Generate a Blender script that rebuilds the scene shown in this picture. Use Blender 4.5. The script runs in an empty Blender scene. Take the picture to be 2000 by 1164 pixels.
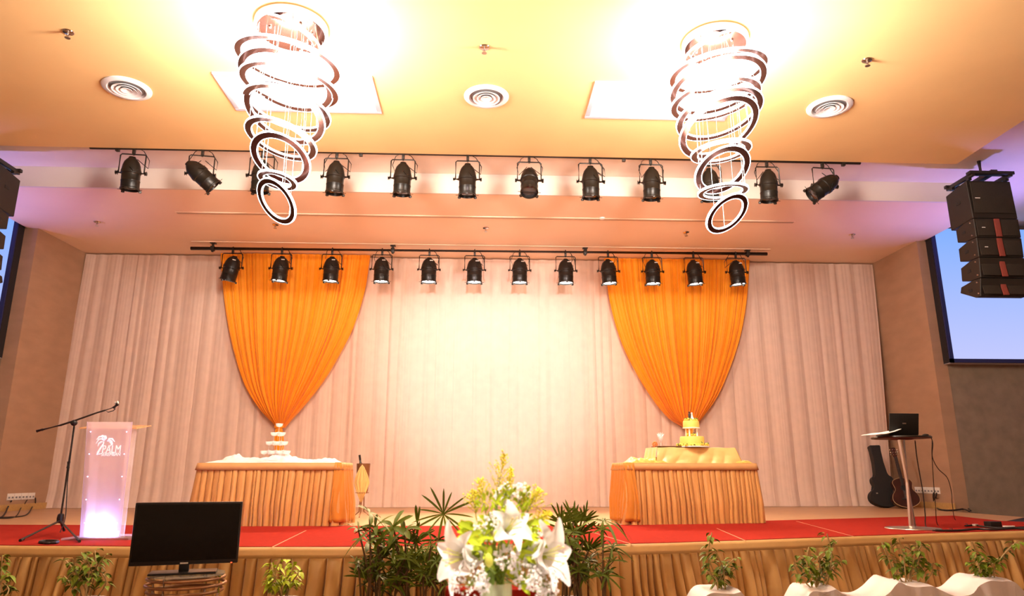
import bpy, bmesh, math, random
from mathutils import Vector, Matrix, Euler, noise
import mathutils
PI = math.pi
C = bpy.context.scene.collection
sc = bpy.context.scene

# ------------------------------------------------------------------ camera
F = 1382.5
CAMZ = 1.505
PITCH, YAW, ROLL = 0.2451, 0.0451, -0.0005
def axes():
    cy, sy, cp, sp = math.cos(YAW), math.sin(YAW), math.cos(PITCH), math.sin(PITCH)
    fw = Vector((sy*cp, cy*cp, sp)); r = Vector((cy, -sy, 0)); u = r.cross(fw)
    cr, sr = math.cos(ROLL), math.sin(ROLL)
    return cr*r+sr*u, -sr*r+cr*u, fw
AR, AU, AF = axes()
CAM = Vector((0, 0, CAMZ))
cd = bpy.data.cameras.new('camera'); cam = bpy.data.objects.new('camera', cd); C.objects.link(cam)
cd.sensor_width = 36.0; cd.lens = F*36.0/2000.0; cd.clip_start = 0.05; cd.clip_end = 100
cd.dof.use_dof = True; cd.dof.focus_distance = 9.5; cd.dof.aperture_fstop = 3.2
cam.matrix_world = Matrix(((AR.x, AU.x, -AF.x, 0), (AR.y, AU.y, -AF.y, 0), (AR.z, AU.z, -AF.z, CAMZ), (0, 0, 0, 1)))
sc.camera = cam
def ray(x, y): return AR*((x-1000)/F) - AU*((y-582)/F) + AF
def onY(x, y, Y): d = ray(x, y); return CAM + d*(Y/d.y)
def onZ(x, y, Z): d = ray(x, y); return CAM + d*((Z-CAMZ)/d.z)
def mpp(p): return (Vector(p)-CAM).dot(AF)/F          # metres per photo pixel at a point

# ------------------------------------------------------------------ room measures (metres)
S = 0.90                 # stage top
YC, ZT = 14.39, S+5.052  # curtain wall, stage ceiling
YP = 12.82               # walls that carry the screens
H = S+5.277              # hall ceiling
YF = 10.82               # front of the stage ceiling
YE, XE = 9.82, 7.34      # edge of the yellow ceiling
HB = H+0.12              # white ceiling border, a step above the yellow panel

# ------------------------------------------------------------------ materials
def mat(name, col, rough=0.6, metal=0.0, spec=0.5, vary=0.0, scale=8.0, bump=0.0, bscale=40.0, sheen=0.0, emit=None, estr=0.0,
        trans=0.0, alpha=1.0, stretch=None, ior=1.45, coat=0.0):
    m = bpy.data.materials.new(name); m.use_nodes = True
    nt = m.node_tree; b = nt.nodes['Principled BSDF']
    b.inputs['Base Color'].default_value = (*col, 1); b.inputs['Roughness'].default_value = rough
    b.inputs['Metallic'].default_value = metal; b.inputs['Specular IOR Level'].default_value = spec
    b.inputs['Sheen Weight'].default_value = sheen; b.inputs['Transmission Weight'].default_value = trans
    b.inputs['Alpha'].default_value = alpha; b.inputs['IOR'].default_value = ior
    b.inputs['Coat Weight'].default_value = coat
    if emit: b.inputs['Emission Color'].default_value = (*emit, 1); b.inputs['Emission Strength'].default_value = estr
    if vary or bump:
        tc = nt.nodes.new('ShaderNodeTexCoord'); mp = nt.nodes.new('ShaderNodeMapping')
        nt.links.new(tc.outputs['Object'], mp.inputs['Vector'])
        if stretch: mp.inputs['Scale'].default_value = stretch
    if vary:
        n = nt.nodes.new('ShaderNodeTexNoise'); n.inputs['Scale'].default_value = scale; n.inputs['Detail'].default_value = 6
        nt.links.new(mp.outputs['Vector'], n.inputs['Vector'])
        r = nt.nodes.new('ShaderNodeValToRGB')
        r.color_ramp.elements[0].position = 0.3; r.color_ramp.elements[1].position = 0.7
        r.color_ramp.elements[0].color = (*[max(0, c*(1-vary)) for c in col], 1)
        r.color_ramp.elements[1].color = (*[min(1, c*(1+vary)) for c in col], 1)
        nt.links.new(n.outputs['Fac'], r.inputs['Fac']); nt.links.new(r.outputs['Color'], b.inputs['Base Color'])
    if bump:
        n2 = nt.nodes.new('ShaderNodeTexNoise'); n2.inputs['Scale'].default_value = bscale; n2.inputs['Detail'].default_value = 5
        nt.links.new(mp.outputs['Vector'], n2.inputs['Vector'])
        bp = nt.nodes.new('ShaderNodeBump'); bp.inputs['Strength'].default_value = bump; bp.inputs['Distance'].default_value = 0.01
        nt.links.new(n2.outputs['Fac'], bp.inputs['Height']); nt.links.new(bp.outputs['Normal'], b.inputs['Normal'])
    return m
def cloth_mat(name, col, rough=0.75, translucent=0.25, vary=0.05, scale=6, sheen=0.2, bump=0.05):
    m = mat(name, col, rough, vary=vary, scale=scale, sheen=sheen, bump=bump, bscale=120)
    nt = m.node_tree; b = nt.nodes['Principled BSDF']; out = nt.nodes['Material Output']
    t = nt.nodes.new('ShaderNodeBsdfTranslucent'); t.inputs['Color'].default_value = (*col, 1)
    mx = nt.nodes.new('ShaderNodeMixShader'); mx.inputs['Fac'].default_value = translucent
    nt.links.new(b.outputs[0], mx.inputs[1]); nt.links.new(t.outputs[0], mx.inputs[2]); nt.links.new(mx.outputs[0], out.inputs['Surface'])
    return m
def emis(name, col, s):
    m = bpy.data.materials.new(name); m.use_nodes = True; nt = m.node_tree; nt.nodes.clear()
    e = nt.nodes.new('ShaderNodeEmission'); o = nt.nodes.new('ShaderNodeOutputMaterial')
    e.inputs['Color'].default_value = (*col, 1); e.inputs['Strength'].default_value = s
    nt.links.new(e.outputs[0], o.inputs['Surface']); return m
def seethrough(name, col, tfac, rough=0.1, tint=(1, 1, 1), translucent=0.0):
    # thin clear or frosted sheet: part transparent, part glossy / diffuse / translucent
    m = bpy.data.materials.new(name); m.use_nodes = True; nt = m.node_tree; b = nt.nodes['Principled BSDF']; out = nt.nodes['Material Output']
    b.inputs['Base Color'].default_value = (*col, 1); b.inputs['Roughness'].default_value = rough
    t = nt.nodes.new('ShaderNodeBsdfTransparent'); t.inputs['Color'].default_value = (*tint, 1)
    src = b.outputs[0]
    if translucent:
        tl = nt.nodes.new('ShaderNodeBsdfTranslucent'); tl.inputs['Color'].default_value = (*col, 1)
        m1 = nt.nodes.new('ShaderNodeMixShader'); m1.inputs['Fac'].default_value = translucent
        nt.links.new(src, m1.inputs[1]); nt.links.new(tl.outputs[0], m1.inputs[2]); src = m1.outputs[0]
    mx = nt.nodes.new('ShaderNodeMixShader'); mx.inputs['Fac'].default_value = tfac
    nt.links.new(src, mx.inputs[1]); nt.links.new(t.outputs[0], mx.inputs[2]); nt.links.new(mx.outputs[0], out.inputs['Surface'])
    return m

M = {}
M['yellow'] = mat('yellow ceiling paint', (0.84, 0.56, 0.26), 0.7, vary=0.03, scale=1.2)
M['white_ceiling'] = mat('off white ceiling paint', (0.80, 0.70, 0.62), 0.75, vary=0.03, scale=1.0)
M['slab'] = mat('cream stage ceiling paint', (0.92, 0.71, 0.55), 0.75, vary=0.03, scale=0.8)
M['fascia'] = mat('white fascia paint', (0.74, 0.64, 0.56), 0.7)
M['brown_panel'] = mat('brown fabric wall panel', (0.40, 0.235, 0.14), 0.85, vary=0.08, scale=2.2, bump=0.3, bscale=60, stretch=(1, 1, 2.5))
M['grey_wall'] = mat('grey woven wallcovering', (0.25, 0.185, 0.13), 0.85, vary=0.14, scale=5, bump=0.3, bscale=70)
M['hall_wall'] = mat('beige hall wall', (0.52, 0.42, 0.32), 0.8, vary=0.05)
M['wood'] = mat('stage wood boards', (0.50, 0.29, 0.14), 0.4, vary=0.2, scale=3, stretch=(1, 14, 14))
M['baseboard'] = mat('light wood baseboard', (0.50, 0.29, 0.10), 0.5, vary=0.12, scale=5, stretch=(1, 9, 9))
M['hall_floor'] = mat('brown hall carpet', (0.20, 0.11, 0.07), 0.95, vary=0.2, scale=6)
M['red_carpet'] = mat('red carpet', (0.32, 0.024, 0.015), 1.0, spec=0.05, vary=0.08, scale=20, bump=0.4, bscale=300)
M['seam'] = mat('pale carpet seam tape', (0.62, 0.30, 0.16), 0.8)
M['black'] = mat('black painted metal', (0.018, 0.014, 0.011), 0.38, vary=0.1)
M['black_matte'] = mat('matte black', (0.012, 0.010, 0.009), 0.7)
M['par_black'] = mat('black enamel lamp housing', (0.010, 0.008, 0.006), 0.36, spec=0.4, vary=0.15, scale=4)
M['dark_lens'] = mat('unlit lens glass', (0.03, 0.03, 0.035), 0.08, coat=0.5)
M['lit_lens'] = emis('lit lamp lens', (1.0, 0.93, 0.85), 12)
M['badge'] = mat('pale badge', (0.75, 0.72, 0.68), 0.5)
M['chrome'] = mat('polished chrome', (0.72, 0.66, 0.62), 0.12, metal=1.0)
M['ring_metal'] = mat('bronzed mirror metal', (0.085, 0.035, 0.025), 0.22, metal=0.8)
M['steel'] = mat('brushed steel', (0.62, 0.58, 0.54), 0.28, metal=1.0)
M['led'] = emis('white led strip', (0.97, 0.95, 1.0), 9)
M['wire'] = mat('pale suspension wire', (0.45, 0.42, 0.41), 0.4, metal=0.3)
M['white_paint'] = mat('white enamel', (0.86, 0.84, 0.86), 0.4)
M['vent_dark'] = mat('duct shadow grey', (0.24, 0.22, 0.22), 0.7)
M['grille'] = mat('white air grille', (0.55, 0.55, 0.64), 0.45)
M['slot'] = mat('slot diffuser bronze', (0.50, 0.34, 0.24), 0.6)
M['curtain'] = cloth_mat('cream voile curtain', (0.88, 0.665, 0.54), 0.9, 0.22)
M['orange'] = cloth_mat('orange chiffon', (1.0, 0.335, 0.003), 0.6, 0.15)
M['orange_sheer'] = cloth_mat('orange sheer sash', (0.66, 0.25, 0.025), 0.5, 0.2)
M['gold'] = mat('gold satin', (0.60, 0.345, 0.125), 0.42, spec=0.6, vary=0.07, scale=3, sheen=0.15)
M['gold_stage'] = mat('gold satin stage skirt', (0.62, 0.36, 0.12), 0.42, spec=0.6, vary=0.08, scale=3, sheen=0.15)
M['gold_band'] = mat('gold satin header band', (0.62, 0.37, 0.14), 0.5, vary=0.05)
M['table_band'] = mat('bronze satin header band', (0.52, 0.27, 0.10), 0.5, vary=0.05)
M['table_gold'] = mat('bronze gold satin', (0.58, 0.29, 0.085), 0.36, spec=0.7, vary=0.06, scale=3, sheen=0.1)
M['yellow_satin'] = mat('pale gold satin cloth', (0.72, 0.48, 0.17), 0.35, spec=0.7, vary=0.08, scale=4, sheen=0.2)
M['gold_ruffle'] = mat('deep gold ruffled cloth', (0.72, 0.42, 0.09), 0.45, vary=0.25, scale=30)
M['tulle'] = cloth_mat('white tulle', (0.92, 0.88, 0.88), 0.9, 0.3)
M['table_top'] = mat('table laminate', (0.55, 0.45, 0.36), 0.5)
M['white_cloth'] = cloth_mat('white satin cloth', (0.84, 0.79, 0.80), 0.5, 0.15)
M['glass'] = seethrough('clear glass', (0.98, 0.93, 0.92), 0.55, 0.05)
M['vase_glass'] = seethrough('vase glass', (0.80, 0.86, 0.68), 0.62, 0.04, tint=(0.95, 1.0, 0.88))
M['water'] = seethrough('vase water', (0.42, 0.55, 0.20), 0.62, 0.1, tint=(0.86, 0.95, 0.66))
M['acrylic'] = seethrough('frosted acrylic', (0.86, 0.76, 0.92), 0.50, 0.3, translucent=0.55)
M['acrylic_clear'] = seethrough('clear acrylic', (0.90, 0.84, 0.90), 0.72, 0.08)
M['acrylic_amber'] = seethrough('amber acrylic', (0.95, 0.50, 0.18), 0.45, 0.15)
M['etched'] = mat('etched white acrylic with painted glow', (0.95, 0.93, 1.0), 0.5, emit=(0.82, 0.80, 1.0), estr=0.30)  # emission stands in for led light caught by the etching
M['blue_led'] = emis('blue white led bar', (0.50, 0.55, 1.0), 12)
M['led_dot'] = emis('blue led dot', (0.75, 0.72, 1.0), 5)
M['screen'] = None
M['screen_frame'] = mat('blue black screen border', (0.012, 0.018, 0.10), 0.6)
M['screen_box'] = mat('black screen casing', (0.016, 0.012, 0.012), 0.8)
M['casing_under'] = mat('grey casing underside', (0.42, 0.36, 0.36), 0.7)
M['tv_black'] = mat('gloss black tv glass', (0.006, 0.005, 0.005), 0.12, spec=0.35)
M['tv_case'] = mat('black tv bezel', (0.010, 0.009, 0.010), 0.3)
M['red_strip'] = mat('red brown speaker waveguide', (0.28, 0.055, 0.04), 0.55)
M['speaker'] = mat('black speaker cabinet', (0.018, 0.012, 0.008), 0.6, vary=0.1)
M['speaker_grille'] = mat('speaker grille', (0.028, 0.020, 0.013), 0.75, vary=0.15, scale=60)
M['paper'] = mat('white printed paper', (0.85, 0.80, 0.76), 0.8, vary=0.25, scale=30)
M['plastic_white'] = mat('white plastic', (0.80, 0.74, 0.66), 0.5)
M['cable'] = mat('black cable', (0.016, 0.012, 0.010), 0.6)
M['case'] = mat('black guitar case', (0.012, 0.010, 0.009), 0.6, bump=0.2, bscale=120)
M['guitar'] = mat('dark red guitar wood', (0.045, 0.012, 0.008), 0.25, vary=0.2, scale=6, coat=0.3)
M['guitar_edge'] = mat('guitar binding', (0.45, 0.28, 0.14), 0.35)
M['fretboard'] = mat('dark fretboard', (0.03, 0.015, 0.01), 0.5)
M['leaf'] = mat('dark green palm leaf', (0.10, 0.145, 0.008), 0.5, spec=0.18, vary=0.3, scale=5)
M['leaf_light'] = mat('light green leaf', (0.15, 0.21, 0.014), 0.5, spec=0.2, vary=0.3, scale=8)
M['leaf_bright'] = mat('fresh green leaf', (0.46, 0.58, 0.03), 0.45, spec=0.25, vary=0.25, scale=12)
M['stem'] = mat('brown cane', (0.14, 0.085, 0.030), 0.6, vary=0.2)
M['vine_stem'] = mat('tan vine stem', (0.50, 0.36, 0.15), 0.6, vary=0.15)
M['green_stem'] = mat('green stem', (0.20, 0.30, 0.05), 0.5, vary=0.2)
M['petal'] = cloth_mat('white lily petal', (0.95, 0.93, 0.92), 0.5, 0.2, vary=0.02)
M['anther'] = mat('orange anther', (0.85, 0.62, 0.25), 0.7)
M['gyp'] = mat('white tiny blossom', (0.93, 0.91, 0.93), 0.7)
M['goldenrod'] = mat('yellow goldenrod blossom', (0.84, 0.72, 0.05), 0.7, vary=0.15, scale=20)
M['bud'] = mat('yellow green lily bud', (0.62, 0.66, 0.10), 0.5, vary=0.2, scale=10)
M['soil'] = mat('dark potting soil', (0.05, 0.03, 0.02), 0.95, vary=0.3)
M['pot_white'] = mat('white pot', (0.78, 0.74, 0.76), 0.4)
M['pot_brown'] = mat('terracotta pot', (0.28, 0.13, 0.06), 0.7, vary=0.1)
M['cake'] = mat('yellow cake icing', (0.84, 0.56, 0.12), 0.55, vary=0.05)
M['cake_flower'] = mat('yellow sugar flower', (0.92, 0.68, 0.10), 0.6, vary=0.2, scale=40)
M['cake_green'] = mat('green sugar leaf', (0.16, 0.22, 0.04), 0.6)
M['cake_white'] = mat('white cake pillar', (0.92, 0.88, 0.86), 0.4)
M['suit'] = mat('dark figurine suit', (0.03, 0.025, 0.02), 0.6)
M['orange_flower'] = mat('orange gerbera petals', (0.90, 0.22, 0.06), 0.6)
M['tray'] = mat('dark wood tray', (0.14, 0.06, 0.025), 0.5)
M['bottle'] = mat('dark green bottle glass', (0.02, 0.018, 0.010), 0.12, coat=0.5)
M['bronze'] = mat('bronze metal bucket', (0.34, 0.17, 0.08), 0.35, metal=0.8)
M['napkin_gold'] = mat('gold cloth swathe', (0.72, 0.46, 0.16), 0.45, vary=0.08, sheen=0.2)
M['glass_dark'] = seethrough('table glass', (0.45, 0.45, 0.40), 0.7, 0.05, tint=(0.85, 0.9, 0.85))

# ------------------------------------------------------------------ helpers
def B(): return bmesh.new()
def obj(name, bm, m, parent=None, smooth=True, kind=None):
    bmesh.ops.recalc_face_normals(bm, faces=bm.faces[:])
    me = bpy.data.meshes.new(name); bm.to_mesh(me); bm.free()
    o = bpy.data.objects.new(name, me); C.objects.link(o); me.materials.append(m)
    if smooth:
        for p in me.polygons: p.use_smooth = True
        try: me.set_sharp_from_angle(angle=math.radians(42))
        except Exception: pass
    if parent: o.parent = parent
    if kind: o['kind'] = kind
    return o
def tag(o, label, cat, group=None):
    o['label'] = label; o['category'] = cat
    if group: o['group'] = group
    return o
def thing(name, label, cat, loc=(0, 0, 0), rotz=0, group=None):
    o = bpy.data.objects.new(name, None); C.objects.link(o); o.empty_display_size = 0.1
    o.location = loc; o.rotation_euler = (0, 0, rotz)
    return tag(o, label, cat, group)
def kids(o): return [c for c in bpy.data.objects if c.parent == o]
def copy_tree(o, parent=None):
    c = o.copy(); C.objects.link(c)
    if parent: c.parent = parent
    for ch in kids(o): copy_tree(ch, c)
    return c
def box(bm, c, s, rot=None, bev=0.0):
    r = bmesh.ops.create_cube(bm, size=1.0); vs = r['verts']
    mx = Matrix.Translation(c) @ (rot.to_matrix().to_4x4() if rot else Matrix()) @ Matrix.Diagonal((*s, 1))
    bmesh.ops.transform(bm, matrix=mx, verts=vs)
    if bev:
        es = {e for v in vs for e in v.link_edges}
        bmesh.ops.bevel(bm, geom=list(es), offset=bev, segments=2, profile=0.6, affect='EDGES')
def frame_for(d):
    d = d.normalized(); up = Vector((0, 0, 1)) if abs(d.z) < 0.95 else Vector((1, 0, 0))
    a = d.cross(up).normalized(); b = a.cross(d).normalized(); return a, b
def tube(bm, pts, r, n=8, cap=True):
    pts = [Vector(p) for p in pts]; rs = r if isinstance(r, (list, tuple)) else [r]*len(pts)
    rings = []; a = None
    for i, p in enumerate(pts):
        d = pts[min(i+1, len(pts)-1)]-pts[max(i-1, 0)]
        if d.length < 1e-9: d = Vector((0, 0, 1))
        d.normalize()
        if a is None: a, b = frame_for(d)
        else:
            a = (a - d*a.dot(d))
            if a.length < 1e-6: a, b = frame_for(d)
            a.normalize(); b = d.cross(a)
        rings.append([bm.verts.new(p + (a*math.cos(2*PI*k/n)+b*math.sin(2*PI*k/n))*rs[i]) for k in range(n)])
    for i in range(len(rings)-1):
        for k in range(n): bm.faces.new((rings[i][k], rings[i][(k+1) % n], rings[i+1][(k+1) % n], rings[i+1][k]))
    if cap: bm.faces.new(rings[0][::-1]); bm.faces.new(rings[-1])
def cyl(bm, p, q, r1, r2=None, n=20): tube(bm, [p, q], [r1, r1 if r2 is None else r2], n)
def lathe(bm, prof, n=32, mx=None, cap=True, a0=0, a1=2*PI):
    full = abs(a1-a0-2*PI) < 1e-6; m = n if full else n+1; rings = []
    for (r, z) in prof:
        ring = []
        for k in range(m):
            a = a0+(a1-a0)*k/n; v = Vector((r*math.cos(a), r*math.sin(a), z))
            ring.append(bm.verts.new(mx @ v if mx else v))
        rings.append(ring)
    for i in range(len(rings)-1):
        for k in range(n): bm.faces.new((rings[i][k], rings[i][(k+1) % m], rings[i+1][(k+1) % m], rings[i+1][k]))
    if cap and full:
        if prof[0][0] > 1e-6: bm.faces.new(rings[0][::-1])
        if prof[-1][0] > 1e-6: bm.faces.new(rings[-1])
def ball(bm, c, r, seg=12, ring=8, sc_=(1, 1, 1)):
    q = bmesh.ops.create_uvsphere(bm, u_segments=seg, v_segments=ring, radius=r)
    bmesh.ops.transform(bm, matrix=Matrix.Translation(c) @ Matrix.Diagonal((*sc_, 1)), verts=q['verts'])
def ico(bm, c, r, sub=1):
    q = bmesh.ops.create_icosphere(bm, subdivisions=sub, radius=r); bmesh.ops.translate(bm, vec=c, verts=q['verts'])
def prism(bm, poly, z0, z1):
    # polygon [(x, y)] extruded in z
    a = [bm.verts.new((x, y, z0)) for x, y in poly]; b = [bm.verts.new((x, y, z1)) for x, y in poly]; n = len(poly)
    bm.faces.new(a[::-1]); bm.faces.new(b)
    for i in range(n): bm.faces.new((a[i], a[(i+1) % n], b[(i+1) % n], b[i]))
def grid(bm, f, nu, nv, back=None):
    g = [[bm.verts.new(f(i/nu, j/nv)) for j in range(nv+1)] for i in range(nu+1)]
    for i in range(nu):
        for j in range(nv): bm.faces.new((g[i][j], g[i+1][j], g[i+1][j+1], g[i][j+1]))
    return g
def solid(o, t, off=0):
    md = o.modifiers.new('thickness', 'SOLIDIFY'); md.thickness = t; md.offset = off
def pw(x, xs, ys):
    if x <= xs[0]: return ys[0]
    for i in range(len(xs)-1):
        if x <= xs[i+1]: return ys[i]+(ys[i+1]-ys[i])*(x-xs[i])/(xs[i+1]-xs[i])
    return ys[-1]
def smooth_pw(x, xs, ys):
    # monotone-ish Catmull interpolation
    n = len(xs)
    if x <= xs[0]: return ys[0]
    if x >= xs[-1]: return ys[-1]
    i = max(k for k in range(n-1) if xs[k] <= x)
    def sl(k):
        if k == 0: return (ys[1]-ys[0])/(xs[1]-xs[0])
        if k == n-1: return (ys[-1]-ys[-2])/(xs[-1]-xs[-2])
        return (ys[k+1]-ys[k-1])/(xs[k+1]-xs[k-1])
    h = xs[i+1]-xs[i]; t = (x-xs[i])/h
    return ((2*t**3-3*t*t+1)*ys[i]+(t**3-2*t*t+t)*h*sl(i)+(-2*t**3+3*t*t)*ys[i+1]+(t**3-t*t)*h*sl(i+1))
class Pleats:
    """irregular fold train along a length: at(s) -> (0..1 fold height)"""
    def __init__(self, length, w, jit, seed, p=0.6):
        r = random.Random(seed); self.b = [-w]; self.p = p
        while self.b[-1] < length+w: self.b.append(self.b[-1]+w*(1+jit*r.uniform(-1, 1)))
        self.h = [r.uniform(0.55, 1.0) for _ in self.b]; self.d = [r.uniform(-1, 1) for _ in self.b]; self.k = [r.uniform(0.32, 0.68) for _ in self.b]
    def at(self, s):
        lo, hi = 0, len(self.b)-2
        while lo < hi:
            m = (lo+hi+1)//2
            if self.b[m] <= s: lo = m
            else: hi = m-1
        t = (s-self.b[lo])/(self.b[lo+1]-self.b[lo]); k = self.k[lo]
        t = t*0.5/k if t < k else 0.5+(t-k)*0.5/(1-k)
        return self.h[lo]*math.sin(PI*max(0, min(1, t)))**self.p, self.d[lo]
    def pinch(self, s):
        # sideways pull that closes the valleys between folds, as in gathered cloth
        lo, hi = 0, len(self.b)-2
        while lo < hi:
            m = (lo+hi+1)//2
            if self.b[m] <= s: lo = m
            else: hi = m-1
        w = self.b[lo+1]-self.b[lo]; t = (s-self.b[lo])/w
        return -w*(0.09+0.07*self.h[lo])*math.sin(2*PI*t)
def struct(name, bm, m, smooth=False): return obj(name, bm, m, None, smooth, 'structure')

# ------------------------------------------------------------------ the setting
HX, HY0 = 11.5, -7.0
b = B(); box(b, (0, (HY0+YC+0.6)/2, -0.1), (2*HX+0.6, YC+0.6-HY0, 0.2)); struct('floor', b, M['hall_floor'])
b = B(); box(b, (0, YC+0.30, H/2), (2*HX+0.6, 0.2, H+0.4)); struct('wall_back', b, M['hall_wall'])
b = B(); box(b, (0, HY0-0.1, H/2), (2*HX+0.6, 0.2, H+0.4)); struct('wall_hall', b, M['hall_wall'])
for nm, s in (('wall_left', -1), ('wall_right', 1)):
    b = B(); box(b, (s*(HX+0.1), (HY0+YC)/2, H/2), (0.2, YC-HY0+0.6, H+0.4)); struct(nm, b, M['hall_wall'])
b = B(); prism(b, [(-XE-0.06, HY0), (XE, HY0), (XE, YE), (-XE-0.06, YE)], H, H+0.30); struct('ceiling', b, M['yellow'])
b = B()
for (x0, x1, y0, y1) in ((-HX, HX, YE, YC+0.3), (-HX, -XE-0.06, HY0, YE), (XE, HX, HY0, YE)):
    prism(b, [(x0, y0), (x1, y0), (x1, y1), (x0, y1)], HB, H+0.30)
struct('ceiling_border', b, M['white_ceiling'])
# lowered stage ceiling
XSL = onY(54, 447, YP).x; XSR = onY(1804, 470, YP).x
b = B(); prism(b, [(XSL, YF+0.02), (XSR, YF+0.02), (XSR, YC+0.2), (XSL, YC+0.2)], ZT, HB); struct('ceiling_stage', b, M['slab'])
b = B(); box(b, ((XSL+XSR)/2, YF, (ZT+HB)/2), (XSR-XSL, 0.04, HB-ZT)); struct('trim_1', b, M['fascia'])
# splayed brown panels beside the curtain and the walls that carry the screens
pl0 = onY(171, 497, YC); pl1 = onY(75, 446, YP); pr0 = onY(1702, 515, YC); pr1 = onY(1790, 471, YP)
b = B(); prism(b, [(pl0.x, YC+0.2), (pl0.x, YC), (pl1.x, YP), (pl1.x-0.25, YP), (pl1.x-0.25, YC+0.2)], 0, ZT); struct('wall_panel_left', b, M['brown_panel'])
b = B(); prism(b, [(pr0.x, YC+0.2), (pr1.x+0.25, YC+0.2), (pr1.x+0.25, YP), (pr1.x, YP), (pr0.x, YC)], 0, ZT); struct('wall_panel_right', b, M['brown_panel'])
def screen_wall(nm, x0, x1):
    b = B(); prism(b, [(x0, YP+0.004), (x1, YP+0.004), (x1, YP+0.2), (x0, YP+0.2)], 0, HB); struct(nm, b, M['grey_wall'])
screen_wall('wall_screen_left', -HX, pl1.x); screen_wall('wall_screen_right', pr1.x, HX)
# baseboards
b = B(); d = Vector((pl0.x-pl1.x, YC-YP, 0)).normalized(); n_ = Vector((d.y, -d.x, 0))
prism(b, [(pl1.x, YP), (pl0.x, YC), (pl0.x+0.03, YC-0.02), (pl1.x+0.03, YP-0.03), (pl1.x-0.9, YP-0.03), (pl1.x-0.9, YP)], S, S+0.11); struct('baseboard_left', b, M['baseboard'])
xb = onZ(1899, 998, S).x
b = B(); prism(b, [(pr0.x, YC), (pr1.x, YP), (xb, YP), (xb, YP-0.03), (pr1.x-0.03, YP-0.03), (pr0.x-0.03, YC-0.02)], S, S+0.11); struct('baseboard_right', b, M['baseboard'])
# stage: wooden platform at the rear, carpeted platform in front
xw = onZ(1950, 1006, S).x
yw = onZ(1950, 1010, S).y
b = B(); prism(b, [(-10.5, 8.2), (5.5, 8.2), (xw, yw-0.02), (xw, YP), (pr1.x, YP), (pr0.x, YC), (pl0.x, YC), (pl1.x, YP), (-10.5, YP)], 0.0, S); struct('stage_platform', b, M['wood'])
ZCp = S+0.012
front_px = [(-160, 1066), (0, 1067), (250, 1069), (472, 1070), (640, 1070), (900, 1068), (1152, 1065.5), (1300, 1062), (1475, 1056), (1650, 1049.5), (1825, 1043), (2000, 1037.5), (2200, 1031)]
rear_px = [(2200, 1030), (1955, 1019), (1862, 1008.5), (1660, 1014), (1500, 1018.5), (1300, 1026), (1000, 1029), (650, 1029), (130, 1027), (-160, 1026)]
front = [onZ(x, y, S) for x, y in front_px]; rear = [onZ(x, y, S) for x, y in rear_px]
yb = rear[0].y
front_poly = [(p.x, p.y) for p in front]
b = B(); prism(b, front_poly+[(front[-1].x, front[-1].y+0.5), (p_x := xw-0.02, yw-0.05), (5.5, 8.18), (-10.5, 8.18), (front[0].x, 8.18)], 0.0, S-0.001); struct('stage_extension', b, M['black_matte'])
carp = front_poly+[(p.x, p.y) for p in rear]
b = B(); prism(b, carp, S+0.0005, ZCp); cp_ = tag(obj('red_carpet', b, M['red_carpet'], None, False), 'long red carpet laid along the front of the stage', 'carpet')
for (x0, y0, x1, y1) in ((598, 1036, 531, 1069), (1132, 1032, 1236, 1063.5), (1555, 1018, 1668, 1048), (1400, 1032, 1456, 1056), (1805, 1038, 1846, 1041)):
    p, q = onZ(x0, y0, ZCp), onZ(x1, y1, ZCp); b = B(); d = (q-p); n_ = Vector((-d.y, d.x, 0)).normalized()*0.006
    vs = [b.verts.new(v+Vector((0, 0, 0.001))) for v in (p-n_, p+n_, q+n_, q-n_)]; b.faces.new(vs); obj('seam', b, M['seam'], cp_, False)
# satin stage skirt
def polyline(pts):
    out = [0.0]
    for i in range(1, len(pts)): out.append(out[-1]+(pts[i]-pts[i-1]).length)
    return out
skirt_pts = [Vector((p.x, p.y, 0)) for p in front]; cum = polyline(skirt_pts); LS = cum[-1]
def along(s):
    for i in range(len(cum)-1):
        if s <= cum[i+1] or i == len(cum)-2:
            t = (s-cum[i])/(cum[i+1]-cum[i]); p = skirt_pts[i].lerp(skirt_pts[i+1], t); d = (skirt_pts[i+1]-skirt_pts[i]).normalized()
            return p, Vector((d.y, -d.x, 0))
sk = thing('stage_skirt', 'pleated gold satin skirt along the front of the stage', 'stage skirt')
P1 = Pleats(LS, 0.100, 0.5, 11, 0.6); P2 = Pleats(LS, 0.047, 0.5, 12, 0.8)
def skirt_f(u, v):
    s = u*LS; z = S-0.075-v*(S-0.085); sw = 0.035*v*math.sin(3.1*s+5*v)
    h, dd = P1.at(s+sw*0.6+0.03*v*v*noise.noise((s*2.2, v*2, 0))*2); h2, _ = P2.at(s+sw)
    p, n = along(s); amp = 0.075+0.110*min(1, v*2.0)
    off = 0.004+amp*h+0.016*v*h2+0.012*v*noise.noise((s*5, v*4, 3))
    tn = Vector((-n.y, n.x, 0))
    return Vector((p.x, p.y, z))+n*off+tn*(P1.pinch(s+sw*0.6+0.03*v*v*noise.noise((s*2.2, v*2, 0))*2)*(0.75+0.5*noise.noise((s*1.7, v*1.2, 9)))-(0.02*v*v*math.sin(s*9)))
b = B(); grid(b, skirt_f, 3800, 12); obj('pleats', b, M['gold_stage'], sk)
def band_f(u, v):
    p, n = along(u*LS); return Vector((p.x, p.y, S+0.014-v*0.088))+n*(0.080+0.030*v+0.004*math.sin(u*LS*7))
b = B(); grid(b, band_f, 300, 3); o = obj('header_band', b, M['gold_band'], sk); solid(o, 0.004)

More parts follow.
